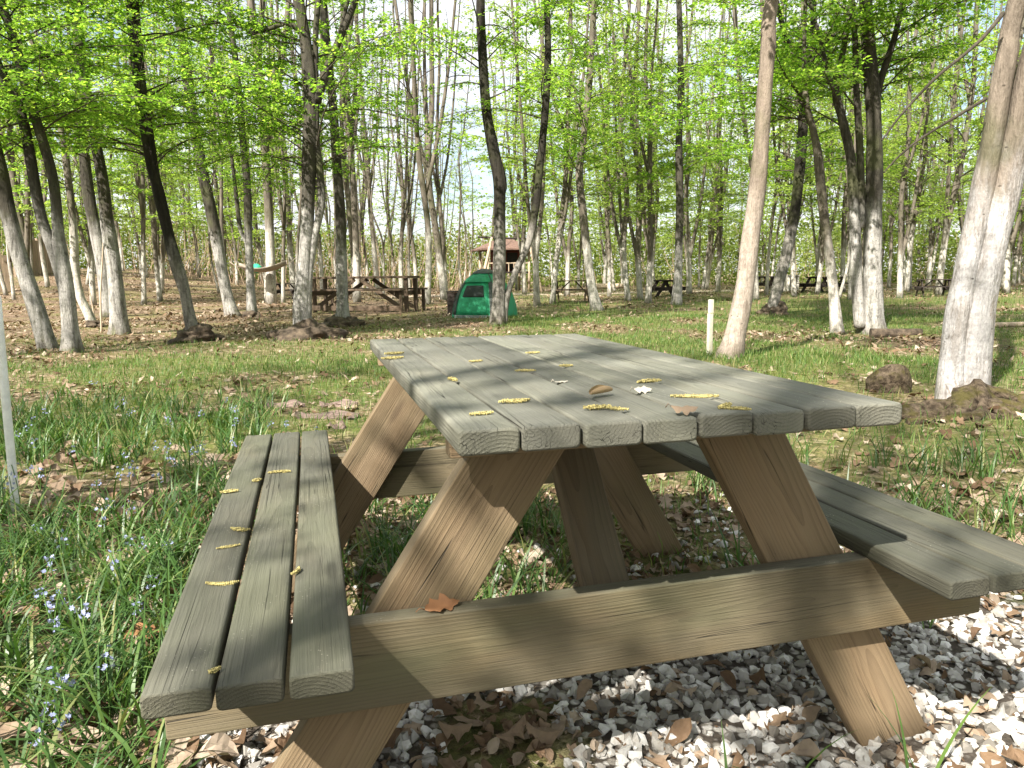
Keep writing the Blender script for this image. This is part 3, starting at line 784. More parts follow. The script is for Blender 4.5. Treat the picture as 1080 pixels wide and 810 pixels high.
def hero(seed, stems, label, m='bark', depth=None, height=11.0, low=2.6, nbr=60, bl=(1.0, 2.6), leaf=.055, dens=1.0, roots=0, extra=None, flare=(.42, .14, 5), lean=0.0, sides=16, group=GC, aim=None, rootmat='root', slim=.86):
    """stems: list of pixel polylines [(x, y, width px), ...] from the foot up, all at the foot's own distance"""
    g = rs(seed); x0, y0, w0 = stems[0][0]
    b = at_z(x0, y0) if depth is None else at_y(x0, y0, depth)
    Y = b[1]; base = g3(b[0], Y); sc = math.hypot(Y, b[0]*.3)/F
    root = empty('tree', tuple(base), 0, label, 'tree', group)
    tb = MB(); paths = []
    for k, st in enumerate(stems):
        pts = []; rad = []
        for (x, y, w) in st:
            p = at_y(x, y, Y); p[1] += lean*max(0, p[2]); pts.append(p-base); rad.append(w*sc/2)
        if k == 0: pts[0][2] = -.06
        pts = np.array(pts); tg = nrm(np.gradient(pts, axis=0)); rad = np.array(rad)*slim*np.abs(tg[:, 2])
        # carry the stem on above the frame, straightening upwards
        top = pts[-1]; d = nrm(pts[-1]-pts[-2]); hgt = height-top[2]
        if hgt > .5:
            ex = []; er = []; q = top.copy(); r = rad[-1]; n = 6
            for i in range(n):
                d = nrm(d+np.array([g.normal(0, .10), g.normal(0, .10), .16])); q = q+d*hgt/n/max(.5, d[2]); r = r*.80
                ex.append(q.copy()); er.append(r)
            pts = np.concatenate([pts, ex]); rad = np.concatenate([rad, er])
        n = max(24, len(pts)*7); P, r = smooth_path(pts, rad, n)
        if k == 0:
            s = np.linspace(0, 1, n); add_tube(tb, P, r, sides, wob=.06, seed=seed, flare=flare)
        else: add_tube(tb, P, r, max(10, sides-4), wob=.06, seed=seed+k)
        paths.append((P, r))
    cr = Crown(g)
    for i in range(nbr):
        P, r = paths[g.randint(len(paths))]
        ok = np.where(P[:, 2] > low)[0]
        if len(ok) == 0: continue
        # more branches low in the crown, where the picture looks
        j = ok[int(len(ok)*g.rand()**1.05)]
        az = g.rand()*6.283
        if aim is not None and g.rand() < .6: az = aim+g.normal(0, .8)
        h = (P[j, 2]-low)/max(1, height-low)
        L = g.uniform(*bl)*(1.1-.5*h)
        cr.branch(P[j], az, L, g.uniform(.15, .75)+.35*h, leaf, dens, r0=min(.22*r[j]+.003, .012), sec=1.1)
    if extra: extra(tb, cr, base, Y, g)
    tb.build('trunk', M[m], root)
    cr.build('crown', M['leaf'], root)
    if roots:
        rb = MB()
        lumpy(rb, (.12*roots, -.1*roots, .05), roots*.85, g, 0, 4, .62, (1.25, .9, .62))
        for k in range(6):
            a = k*1.05+g.rand()*.7; rr = roots*g.uniform(1.2, 1.9)
            t = np.linspace(0, 1, 8)[:, None]
            pth = np.concatenate([np.cos(a+.5*t*g.normal())*rr*t, np.sin(a+.4*t)*rr*t, .14*roots*4*(1-t)**1.5-.03*t*2-.02], 1)
            pth[:, 2] += .03*np.sin(t[:, 0]*7+g.rand()*6)
            add_tube(rb, pth, roots*.30*(1-.75*t[:, 0]), 9, wob=.25, seed=seed+k)
        rb.build('root_clump', M[rootmat], root)
    return root

def tree_list():
    H = hero
    H(1, [[(52, 370, 22), (38, 325, 19), (22, 275, 18), (9, 225, 17), (0, 180, 16), (-10, 130, 15)]],
      'stout leaning tree at the far left edge, dark above and grey-washed below', nbr=46, low=2.3, aim=0.0)
    H(2, [[(76, 372, 22), (73, 335, 18), (69, 295, 17), (62, 250, 13), (55, 185, 11), (32, 107, 11), (14, 40, 10), (3, 8, 9)],
          [(72, 320, 14), (58, 270, 13), (42, 223, 12), (25, 130, 11), (6, 85, 10), (-10, 50, 9)]],
      'tree forked low into two dark leaning stems, left of the curved white one', nbr=70, low=2.3, leaf=.05)
    H(3, [[(99, 344, 12), (93, 331, 11), (85, 314, 10), (79, 288, 10), (78, 255, 9), (74, 205, 8), (63, 130, 7), (45, 70, 6), (20, 13, 5)]],
      'slim curved white-washed stem bowed at its foot, behind the forked leaning pair', depth=14.6, nbr=50, low=2.6, m='bark_far', leaf=.055, roots=.16)
    H(4, [[(126, 352, 24), (124, 325, 19), (120, 280, 17), (113, 235, 15), (108, 190, 13), (98, 135, 12), (88, 85, 11), (84, 40, 10), (82, 0, 9)]],
      'pale straight tree with a dark mossy foot, beside a thin bare sapling', nbr=70, low=2.6)
    H(5, [[(113, 310, 18), (108, 280, 15), (100, 240, 14), (92, 195, 13), (87, 140, 11), (83, 80, 10)]],
      'grey tree half hidden behind the pale straight one on the left', nbr=40, low=3.0, depth=19, leaf=.07)
    H(6, [[(207, 360, 18), (200, 335, 14), (192, 295, 13), (180, 255, 13), (168, 205, 13), (160, 175, 12), (152, 133, 11), (143, 67, 10), (137, 0, 9)],
          [(199, 325, 10), (183, 275, 11), (172, 225, 10), (165, 190, 10), (157, 133, 8), (150, 80, 7), (146, 30, 6)]],
      'dark twin-stemmed leaning tree rising from a black root stump', m='bark_dark', nbr=80, low=2.5, roots=.33)
    H(7, [[(246, 332, 18), (238, 305, 13), (230, 263, 14), (222, 220, 14), (212, 173, 13), (201, 105, 12), (192, 40, 11), (187, 0, 10)]],
      'brown leaning tree between the black root stump and the leaning post-thin stem', nbr=70, low=3.0, leaf=.065, m='bark')
    H(8, [[(266, 335, 13), (264, 300, 10), (262, 250, 9), (261, 200, 9), (255, 133, 8), (249, 70, 7), (241, 10, 6)],
          [(263, 260, 6), (254, 243, 5), (250, 215, 5), (246, 180, 4), (238, 120, 4)]],
      'thin upright grey stem with a small side stem, standing on a dark stump', nbr=34, low=3.4, leaf=.06, roots=.22, m='bark')
    def fork8(tb, cr, base, Y, g):
        for path in ([(333, 108, 10), (342, 82, 9), (349, 62, 8), (358, 42, 7), (372, 8, 6), (385, -30, 5)],
                     [(330, 60, 6), (318, 35, 6), (303, 25, 5), (285, 30, 4), (262, 36, 3)],
                     [(352, 60, 5), (362, 20, 4), (372, -20, 4)]):
            P = np.array([at_y(x, y, Y)-base for x, y, w in path]); r = np.array([w*Y/F/2 for x, y, w in path])
            P, r = smooth_path(P, r, 24); add_tube(tb, P, r, 10, wob=.06, seed=3)
    H(9, [[(321, 358, 24), (318, 325, 20), (321, 285, 17), (324, 235, 16), (326, 170, 17), (328, 110, 16), (323, 50, 14), (315, 0, 12)],
          [(323, 345, 12), (326, 290, 9), (333, 245, 9), (339, 215, 9), (337, 180, 9), (334, 150, 8), (333, 110, 8)]],
      'thick forked tree wrapped by a pale twisting stem, left of the far brown table', m='bark', nbr=110, low=2.5, leaf=.05, roots=.42, extra=fork8, aim=2.6)
    H(10, [[(361, 342, 19), (361, 315, 14), (360, 270, 13), (359, 225, 12), (355, 170, 11), (351, 110, 10), (345, 50, 9), (341, 0, 8)]],
      'upright grey tree in front of the far brown table, with a knotted root foot', nbr=60, low=3.0, leaf=.055, roots=.33)
    def tear(tb, cr, base, Y, g):
        P = np.array([at_y(x, y, Y-.02)-base for x, y in ((522, 160), (529, 180), (532, 197), (533, 204))])
        P, r = smooth_path(P, [.05, .06, .04, .006], 12); add_tube(tb, P, r, 8, wob=.2, seed=9)
    H(11, [[(525, 343, 21), (526, 320, 17), (527, 270, 15), (527, 215, 14), (526, 187, 15), (519, 150, 14), (513, 115, 12), (509, 60, 11), (507, 0, 10)],
           [(532, 344, 9), (533, 325, 8), (537, 305, 8), (546, 282, 9), (557, 258, 9), (565, 220, 9), (570, 170, 9), (575, 120, 9), (578, 60, 8), (577, 0, 7)]],
      'dark forked tree right in front of the green tent, splitting into a wide V', m='bark_dark', nbr=60, low=3.6, leaf=.06, extra=tear, flare=(.35, .12, 4))
    H(12, [[(630, 327, 15), (624, 300, 11), (620, 270, 10), (615, 225, 10), (611, 180, 9), (616, 140, 8), (622, 80, 8), (627, 0, 7)]],
      'white-footed leaning tree beside the far picnic table with dark bench legs', nbr=90, low=3.4, leaf=.07, m='bark_far', depth=19.5)
    H(13, [[(713, 320, 14), (715, 295, 10), (716, 250, 9), (717, 210, 9), (716, 150, 8), (718, 90, 7), (716, 0, 6)]],
      'straight grey mid-wood tree behind the tabletop, left of the white stake', nbr=80, low=3.4, leaf=.075, depth=22)
    H(14, [[(768, 383, 34), (776, 350, 25), (785, 305, 23), (791, 255, 22), (798, 205, 20), (803, 150, 18), (806, 100, 18), (810, 50, 17), (814, 0, 16)]],
      'smooth pinkish tree without low branches, just right of the white stake', m='bark_pale', nbr=50, low=4.0, leaf=.055, flare=(.30, .14, 4), height=12)
    H(15, [[(814, 334, 16), (818, 310, 13), (828, 273, 13), (838, 225, 12), (843, 183, 12), (847, 130, 11), (848, 100, 11), (840, 72, 8), (832, 50, 7), (822, 15, 6)],
           [(848, 108, 8), (853, 85, 7), (857, 50, 7), (858, 0, 6)]],
      'dark tree leaning right behind the smooth pinkish one', m='bark_dark', nbr=130, low=2.9, leaf=.065, roots=.30, depth=16.5)
    H(16, [[(883, 348, 15), (879, 310, 12), (875, 270, 11), (870, 235, 11), (866, 200, 11), (862, 160, 10), (857, 135, 8), (850, 105, 7), (848, 60, 5)]],
      'slim white tree leaning left, nearest neighbour of the thick three-stemmed one', nbr=60, low=3.2, leaf=.055, m='bark_far')
    H(17, [[(921, 349, 30), (921, 325, 23), (920, 280, 21), (921, 230, 20), (922, 180, 19), (921, 120, 17), (917, 60, 16), (913, 0, 14)],
           [(908, 345, 16), (904, 310, 13), (902, 255, 13), (900, 205, 12), (897, 165, 11), (888, 125, 10), (882, 98, 9), (888, 60, 7), (895, 20, 6), (897, -10, 5)],
           [(909, 240, 8), (908, 190, 8), (906, 140, 8), (903, 90, 7), (901, 30, 6)],
           [(924, 108, 9), (929, 85, 8), (937, 60, 8), (944, 38, 7), (951, 8, 6)],
           [(885, 108, 6), (876, 85, 6), (870, 62, 5), (862, 30, 4)]],
      'thick whitewashed tree of three stems, forking high, right of the slim leaning white one', nbr=130, low=2.8, leaf=.055, m='bark', flare=(.45, .2, 5))
    def thin(tb, cr, base, Y, g):
        for path, r0 in (([(1058, 14), (1040, 36), (1020, 55), (987, 82), (953, 118), (930, 148)], .014), ([(1040, 104), (1010, 122), (970, 147), (948, 165), (932, 182)], .011)):
            P = np.array([at_y(x, y, Y-.1-.05*i)-base for i, (x, y) in enumerate(path)]); P, r = smooth_path(P, np.linspace(r0, r0*.35, len(P)), 30)
            bb = MB(); add_tube(bb, P, r, 7, wob=.1, seed=4); thin.made.append(bb)
    thin.made = []
    t17 = H(18, [[(1023, 436, 40), (1025, 400, 36), (1029, 340, 34), (1038, 290, 33), (1048, 245, 32), (1060, 195, 31), (1071, 150, 30), (1084, 90, 29), (1094, 50, 28), (1106, 0, 27)],
           [(999, 436, 30), (1002, 400, 26), (1009, 340, 25), (1018, 290, 24), (1027, 245, 23), (1037, 195, 22), (1046, 150, 21), (1055, 95, 20), (1063, 55, 19), (1073, 0, 18)]],
      'big leaning whitewashed tree with a grooved double trunk on gnarled mossy roots', m='bark_big', nbr=70, low=3.2, leaf=.05, extra=thin, slim=.96, flare=(.16, .14, 4), sides=24, height=12)
    for bb in thin.made: bb.build('branch', M['twig'], t17)
    # its gnarled foot
    g = rs(180); rb = MB(); b = at_z(1010, 437)
    for (dx, dy, dz, r, sq) in ((-.30, -.20, -.03, .14, (1.5, .9, .75)), (.06, -.25, -.03, .12, (1.4, .9, .7)), (-.02, -.06, -.02, .18, (1.3, .9, .55)), (.27, -.18, -.02, .10, (1.3, .9, .9)), (-.08, -.36, -.03, .08, (1.5, .9, .7))):
        lumpy(rb, (dx, dy, dz), r, g, 0, 4, .5, sq)
    for k, (a, rr, r0) in enumerate(((3.6, .72, .075), (4.05, .62, .055), (4.5, .55, .05), (4.95, .50, .06), (5.4, .55, .055), (5.9, .48, .06), (3.1, .5, .045))):
        t = np.linspace(0, 1, 12); aa = a+.35*np.sin(t*3+k)
        pth = np.stack([np.cos(aa)*rr*t, np.sin(aa)*rr*t-.05, (.10+.03*(k%2))*(1-t)**1.3-.05*t+.022*np.sin(t*8+k)], 1)
        add_tube(rb, pth, r0*(1-.6*t), 10, wob=.28, seed=200+k)
    o = rb.build('root_clump', M['rootmoss'], t17)
    return t17
tree_list()
p = at_z(953, 424); g = rs(44); sb = MB()
lumpy(sb, (0, 0, .04), .135, g, 0, 4, .28, (1.1, .9, 1.0))
tag(sb.build('mossy_stump', M['rootmoss'], None, tuple(g3(p[0], p[1]+.25))), 'dark rounded mossy stump just left of the big grooved tree', 'stump')
# thin saplings at the left
def sapling(x, y, pts, label, Y=None):
    b = at_z(x, y) if Y is None else at_y(x, y, Y); base = g3(b[0], b[1]); mb = MB()
    P = np.array([at_y(a, c, b[1])-base for a, c in pts]); P[0, 2] = -.03
    P, r = smooth_path(P, np.linspace(.018, .008, len(P)), 24); add_tube(mb, P, r, 7, wob=.08)
    root = empty('sapling', tuple(base), 0, label, 'tree')
    mb.build('trunk', M['palelog'], root)
sapling(107, 352, [(107, 352), (106, 310), (108, 275), (109, 240), (108, 200)], 'bare thin pale sapling standing straight beside the pale straight tree')
sapling(100, 342, [(101, 342), (97, 320), (93, 300)], 'short bare pale shoot leaning by the foot of the curved white stem')

# woods behind: a few kinds built once, then copied
def wood_tree(seed, height, r0, m, leafm, nbr, low, leaf, dens, bl, fork=True, bend=.5, sides=10):
    g = rs(seed); root = empty('tree', (0, 0, 0), 0, 'x', 'tree', 'thin trees deep in the wood')
    n = 9; z = np.linspace(-.1, height, n); x = np.cumsum(g.normal(0, bend*.25, n)); y = np.cumsum(g.normal(0, bend*.25, n)); x -= x[0]; y -= y[0]
    P, r = smooth_path(np.stack([x, y, z], 1), r0*np.linspace(1, .22, n), 34)
    tb = MB(); add_tube(tb, P, r, sides, wob=.08, seed=seed, flare=(.5, .2, 5)); paths = [(P, r)]
    for k in range(2 if fork else 0):
        j = g.randint(3, 12); a = g.rand()*6.28; t = np.linspace(0, 1, 7)
        Q = P[j]+np.stack([np.cos(a)*t**.7*1.4, np.sin(a)*t**.7*1.4, t*(height-P[j, 2])*.8], 1)+np.cumsum(g.normal(0, .08, (7, 3)), 0)*t[:, None]
        Q, q = smooth_path(Q, r[j]*.75*(1-.75*t), 22); add_tube(tb, Q, q, 8, wob=.08, seed=seed+k); paths.append((Q, q))
    tb.build('trunk', M[m], root)
    cr = Crown(g)
    for i in range(nbr):
        P_, r_ = paths[g.randint(len(paths))]; ok = np.where(P_[:, 2] > low)[0]
        if not len(ok): continue
        j = ok[int(len(ok)*g.rand()**1.1)]; h = (P_[j, 2]-low)/(height-low)
        cr.branch(P_[j], g.rand()*6.28, g.uniform(*bl)*(1.15-.6*h), g.uniform(.1, .8)+.4*h, leaf, dens, r0=min(.22*r_[j]+.004, .014), sec=.6, twsides=3)
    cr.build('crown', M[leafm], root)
    return root
KINDS = {
 'leafy': [wood_tree(300+i, 14+i, .085+.012*(i % 3), 'bark_far', 'leaf_far', 62, 2.6, .09, .85, (1.2, 2.8)) for i in range(4)],
 'thin': [wood_tree(320+i, 13+i, .065, 'bark_far', 'leaf_far', 34, 3.6, .09, .6, (1.0, 2.2), fork=i % 2 == 0, bend=.8) for i in range(3)],
 'bare': [wood_tree(340+i, 15+i, .085+.015*i, 'bark_far', 'leaf_far', 34, 3.5, .08, .16, (1.0, 2.4), fork=True, bend=.7) for i in range(4)]}
LAB = {'leafy': 'leafy whitewashed tree standing deep in the wood', 'thin': 'slender whitewashed tree with sparse spring leaves deep in the wood', 'bare': 'nearly bare whitewashed tree deep in the wood'}
used = set(); placed = []
def put(kind, x, y, s, rz, label=None, group=None, idx=None):
    ks = KINDS[kind]; k = (rr.randint(len(ks)) if idx is None else idx % len(ks)); src = ks[k]
    if src.name in used: o = copy_tree(src)
    else: o = src; used.add(src.name)
    o.location = tuple(g3(x, y)); o.rotation_euler = (0, 0, rz); o.scale = (s, s, s)
    o['label'] = label or LAB[kind]; o['group'] = group or 'thin trees deep in the wood'
    placed.append((x, y)); return o
rr = rs(900)
# trees one can tell apart between the near ones
for (px, Y, kind, s, lab) in ((376, 27, 'bare', 1.15, 'bare pinkish tree just behind the right half of the far brown table'), (450, 25, 'bare', 1.3, 'tall bare brown tree midway between the far brown table and the tent'),
        (423, 30, 'bare', .9, 'bare thin tree behind the right end of the far brown table'), (404, 33, 'thin', .8, 'thin slanting stem behind the middle of the far brown table'),
        (470, 32, 'bare', .9, 'bare tree directly left of the tent, farther back'), (488, 36, 'thin', .9, 'thin stem above the tent top on its left'),
        (285, 26, 'bare', 1.9, 'thick pinkish bare tree behind the hammock'), (312, 25.5, 'thin', .9, 'thin stem that carries one end of the hammock'), (241, 25.5, 'thin', 1.1, 'leaning stem that carries the other end of the hammock, by the dark stump'),
        (566, 22, 'leafy', .95, 'white-footed leafy tree right of the tent'), (582, 24, 'leafy', 1.1, 'white-footed tree left of the far picnic table'),
        (598, 33, 'leafy', 1.0, 'leafy tree directly behind the far picnic table'), (643, 32, 'leafy', 1.0, 'leafy tree right behind the white-footed leaning one'),
        (663, 26, 'leafy', 1.0, 'first of the clump of mid-wood trees behind the tabletop'), (676, 27.5, 'leafy', 1.1, 'mossy dark tree in the clump behind the tabletop'),
        (684, 24, 'leafy', .9, 'white-footed tree at the right of the clump behind the tabletop'), (727, 34, 'leafy', 1.1, 'pale leaning tree behind the straight grey mid-wood tree'),
        (745, 40, 'leafy', 1.0, 'leafy tree far behind the white stake'), (838, 28, 'leafy', 1.1, 'leafy tree behind the dark right-leaning one'),
        (862, 30, 'leafy', .9, 'leafy tree behind the slim leaning white one'), (897, 24, 'thin', .9, 'slender pale stem left behind the three-stemmed tree'),
        (950, 26, 'leafy', .9, 'leafy tree right behind the three-stemmed one'), (990, 29, 'leafy', 1.5, 'thick dark-trunked tree above the black table near the big grooved tree'),
        (1062, 30, 'leafy', 1.1, 'leafy tree in the gap right of the big grooved trunk'), (30, 27, 'thin', 1.0, 'slender tree in front of the board fence'),
        (150, 27, 'leafy', 1.0, 'leafy tree between the pale straight tree and the twin-stemmed one'), (170, 33, 'leafy', 1.0, 'leafy tree beyond the gap beside the black root stump'),
        (340, 38, 'bare', 1.2, 'bare tree far behind the left end of the brown table')):
    d = ray(px, 300); put(kind, d[0]/d[1]*Y, Y, s, rr.rand()*6.28, lab, 'mid-wood trees between the near ones')
n = 0; tries = 0
while n < 150 and tries < 6000:
    tries += 1
    Y = 24+40*rr.rand()**.8; x = rr.uniform(-.76, .76)*Y
    if any((x-a)**2+(Y-b)**2 < (1.15+Y*.018)**2 for a, b in placed): continue
    q = x/Y
    if abs(q-(-.03)) < .05 and Y < 46 and Y > 38: continue
    if -.30 < q < .0: kind = 'bare' if rr.rand() < .78 else 'thin'
    elif q <= -.30: kind = rr.choice(['leafy', 'leafy', 'thin', 'bare'])
    else: kind = 'leafy' if rr.rand() < .72 else 'thin'
    put(kind, x, Y, rr.uniform(.75, 1.25), rr.rand()*6.28); n += 1
# trees out of the frame whose crowns and trunks shade the clearing
for i, (x, y, kind, s) in enumerate(((-3.0, -4.6, 'bare', 1.0), (-2.75, -2.9, 'thin', .8), (-5.2, -2.2, 'bare', 1.0), (-1.0, -5.6, 'bare', 1.0), (-7.0, -1.2, 'thin', 1.0), (-8.6, -6.5, 'thin', 1.1), (-5.0, -11.5, 'thin', 1.1),
                               (-9.5, 4.0, 'thin', 1.1), (2.0, -7.0, 'thin', 1.1), (5.0, -3.0, 'bare', 1.0))):
    put(kind, x, y, s, i*1.3, 'unseen tree behind the picnic table seats, placed to dapple the clearing with shade', 'trees round the clearing', idx=i)

for i in range(46):  # wider ring of unseen trees, added to hold back low sky light
    a = math.pi+(i/45-.5)*4.2+rr.normal(0, .04); d = 17+17*rr.rand(); x, y = d*math.sin(a), d*math.cos(a)
    if y > 6 or (-.35 < math.atan2(-x, -y)-.56 < .35 and d < 19): continue
    put('leafy', x, y, rr.uniform(1.0, 1.35), rr.rand()*6.28, 'unseen tree behind the picnic table seats, placed to dapple the clearing with shade', 'trees round the clearing')
# undergrowth and far crowns closing the view
def leaf_cloud(g, n, gen, size):
    p = gen(n); n = len(p); az = g.rand(n)*6.283; el = g.normal(0, .5, n)
    d = np.stack([np.cos(az)*np.cos(el), np.sin(az)*np.cos(el), np.sin(el)], 1); nv = nrm(g.normal(0, 1, (n, 3))+np.array([0, -.2, .8]))
    L = g.uniform(*size, n); V = leaf_quads(p, d, nv, L, L*.38).reshape(-1, 3)
    return V, np.arange(len(V)).reshape(-1, 4)
g = rs(70)
def low_gen(n):
    a = g.uniform(-.80, .80, n); Y = g.uniform(52, 72, n); x = a*Y
    top = 2.2+3.5*fbm(x*.12+9, Y*.12, 91); z = top*g.rand(n)**1.0
    keep = g.rand(n) < sst(.12, .42, fbm(x*.5, z*.8+Y*.3, 92))
    return np.stack([x, Y, gz(x, Y)+z], 1)[keep]
mb = MB(); mb.add(*leaf_cloud(g, 130000, low_gen, (.12, .30)), 0)
tag(mb.build('undergrowth', leafmat('far_undergrowth', [(0, (.10, .14, .03)), (.5, (.17, .22, .05)), (1, (.26, .29, .09))], .45, 1.6)), kind='stuff')
def high_gen(n):
    a = g.uniform(-.85, .85, n); Y = g.uniform(62, 85, n); x = a*Y; z = 3+19*g.rand(n)
    dens = sst(.40, .62, fbm(x*.16, z*.22+Y*.1, 93))*(.25+.75*np.maximum(sst(.0, .12, a), sst(-.28, -.4, a)))
    return np.stack([x, Y, gz(x, Y)+z], 1)[g.rand(n) < dens]
mb = MB(); mb.add(*leaf_cloud(g, 60000, high_gen, (.22, .45)), 0)
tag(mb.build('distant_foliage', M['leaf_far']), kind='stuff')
def brush_gen(mb):
    for i in range(900):
        a = g.uniform(-.5, -.02) if i < 600 else g.uniform(-.75, .75); Y = g.uniform(44, 60); x = a*Y; h = g.uniform(1.5, 4.5)
        t = np.linspace(0, 1, 4)[:, None]; tip = np.array([g.normal(0, .8), g.normal(0, .8), h])
        add_tube(mb, np.array([x, Y, float(gz(x, Y))])+tip*t, .022*(1-.7*t[:, 0]), 3, cap=False)
mb = MB(); brush_gen(mb); tag(mb.build('brushwood', plain('dry_brushwood', (.30, .22, .15), .9, .3, 3)), kind='stuff')

# ------------------------------------------------------------------ flowers
def flower_mesh(g):
    mb = MB(); h = g.uniform(.13, .20); t = np.linspace(0, 1, 6)[:, None]
    add_tube(mb, np.concatenate([.03*t**2, .0*t, h*t], 1), .0016, 5, 1)
    for k in range(g.randint(7, 12)):
        z = h*(.72+.3*g.rand()); a = g.rand()*6.28; q_ = g.uniform(.006, .02); c = np.array([.03*(z/h)**2+q_*math.cos(a), q_*math.sin(a), z])
        b = np.repeat(c[None], 6, 0); aa = a+np.arange(6)*1.047; e = g.uniform(.1, .5)
        d = np.stack([np.cos(aa)*math.cos(e), np.sin(aa)*math.cos(e), np.full(6, math.sin(e))], 1) @ rotmats(g, 1, .8)[0].T
        V = leaf_quads(b, d, np.tile(nrm(np.cross(d[0], d[1])), (6, 1)), np.full(6, .0068), np.full(6, .0023)).reshape(-1, 3)
        mb.add(V, np.arange(24).reshape(-1, 4), 0)
    return mb.mesh('wild_flower', [M['petal'], M['stem']])
g = rs(66); fm = [flower_mesh(g) for _ in range(5)]
fl = [(40, 500), (60, 545), (95, 500), (130, 505), (120, 515), (62, 575), (35, 590), (110, 555), (155, 545), (165, 470), (185, 440), (205, 462), (215, 470), (250, 430), (235, 452), (60, 640), (48, 628), (102, 640), (140, 560), (175, 568), (150, 500),
      (125, 427), (128, 430), (215, 425), (240, 420), (285, 440), (328, 447), (265, 455), (92, 395), (100, 400), (40, 430), (30, 470), (75, 470), (20, 515), (135, 465), (105, 700), (60, 720), (30, 770), (65, 740), (160, 600), (180, 500), (130, 610), (12, 450), (190, 480), (255, 440), (300, 436)]
for i, (x, y) in enumerate(fl):
    for k in range(1+(i % 3 == 0)):
        p = at_z(x+g.normal(0, 5), y+g.normal(0, 4), .15)
        o = bpy.data.objects.new('wild_flower', fm[g.randint(5)]); COL.objects.link(o)
        o.location = tuple(g3(p[0], p[1])); o.rotation_euler = (g.normal(0, .15), g.normal(0, .15), g.rand()*6.28); s = g.uniform(.8, 1.2); o.scale = (s, s, s)
        tag(o, 'pale blue wild flower spike among the long grass beside the left bench', 'flower', 'pale blue flowers in the grass')

# ------------------------------------------------------------------ small things in the clearing
def pole():
    b = at_z(18, 549); base = g3(b[0], b[1]); top = at_y(-4, 312, b[1])-base
    t = np.linspace(-.05, 1, 8)[:, None]; mb = MB(); add_tube(mb, top*t, .0155, 14)
    tag(mb.build('pole', M['white'], None, tuple(base)), 'thin white pole leaning in the long grass at the left edge', 'pole')
pole()
def stake():
    b = at_z(748, 380); base = g3(b[0], b[1]); root = empty('stake', tuple(base), .2, 'short square white stake with a notched top, left of the smooth pinkish tree', 'stake')
    mb = MB(); box(mb, (0, 0, .20), (.050, .050, .50)); mb.build('post', M['cream'], root)
    mb = MB(); box(mb, (.004, 0, .527), (.047, .046, .145)); mb.build('post_head', M['cream'], root)
stake()
def slab(x, y, L, Wd, az, seed, label):
    g = rs(seed); p = at_z(x, y); n = 14; m = 7
    t = np.linspace(-.5, .5, n); s = np.linspace(-.5, .5, m)
    wv = Wd*(1-.35*np.abs(t*2)**3+.12*np.sin(t*11+seed))
    V = np.zeros((2, n, m, 3))
    for k, zz in enumerate((0, .018)):
        V[k, ..., 0] = t[:, None]*L*(1+.06*np.sin(s*9+seed)); V[k, ..., 1] = s[None, :]*wv[:, None]+.02*np.sin(t*5+seed)[:, None]
        V[k, ..., 2] = zz+.045*np.cos(s*2.6)[None, :]-.02+.012*np.sin(t*8)[:, None]+.006*np.sin(s*17+t[:, None]*9)
    V = V.reshape(-1, 3); i = np.arange(n-1)[:, None]*m; j = np.arange(m-1)[None, :]
    q = np.stack([i+j, i+j+1, i+m+j+1, i+m+j], -1).reshape(-1, 4)
    o = n*m; rim = []
    loop = [k for k in range(m)]+[k*m+m-1 for k in range(1, n)]+[(n-1)*m+k for k in range(m-2, -1, -1)]+[k*m for k in range(n-2, 0, -1)]
    for a, b in zip(loop, loop[1:]+loop[:1]): rim.append([b, a, a+o, b+o])
    mb = MB(); mb.add(V, np.concatenate([q[:, ::-1], q+o, np.array(rim)]), 0, True)
    ob = mb.build('bark_slab', M['bark_slab'], None, tuple(g3(p[0], p[1], -.006)), az); finish(ob)
    tag(ob, label, 'bark slab', 'slabs of bark behind the left bench')
slab(302, 425, .30, .10, -.25, 1, 'pinkish bark slab lying farthest left behind the bench end')
slab(357, 424, .27, .10, .30, 2, 'pinkish bark slab tilted up at the right, by the table leg')
slab(345, 436, .42, .13, .12, 3, 'largest pinkish bark slab, in front of the other two')
slab(356, 447, .10, .06, .9, 4, 'small reddish bark scrap nearest the bench end')

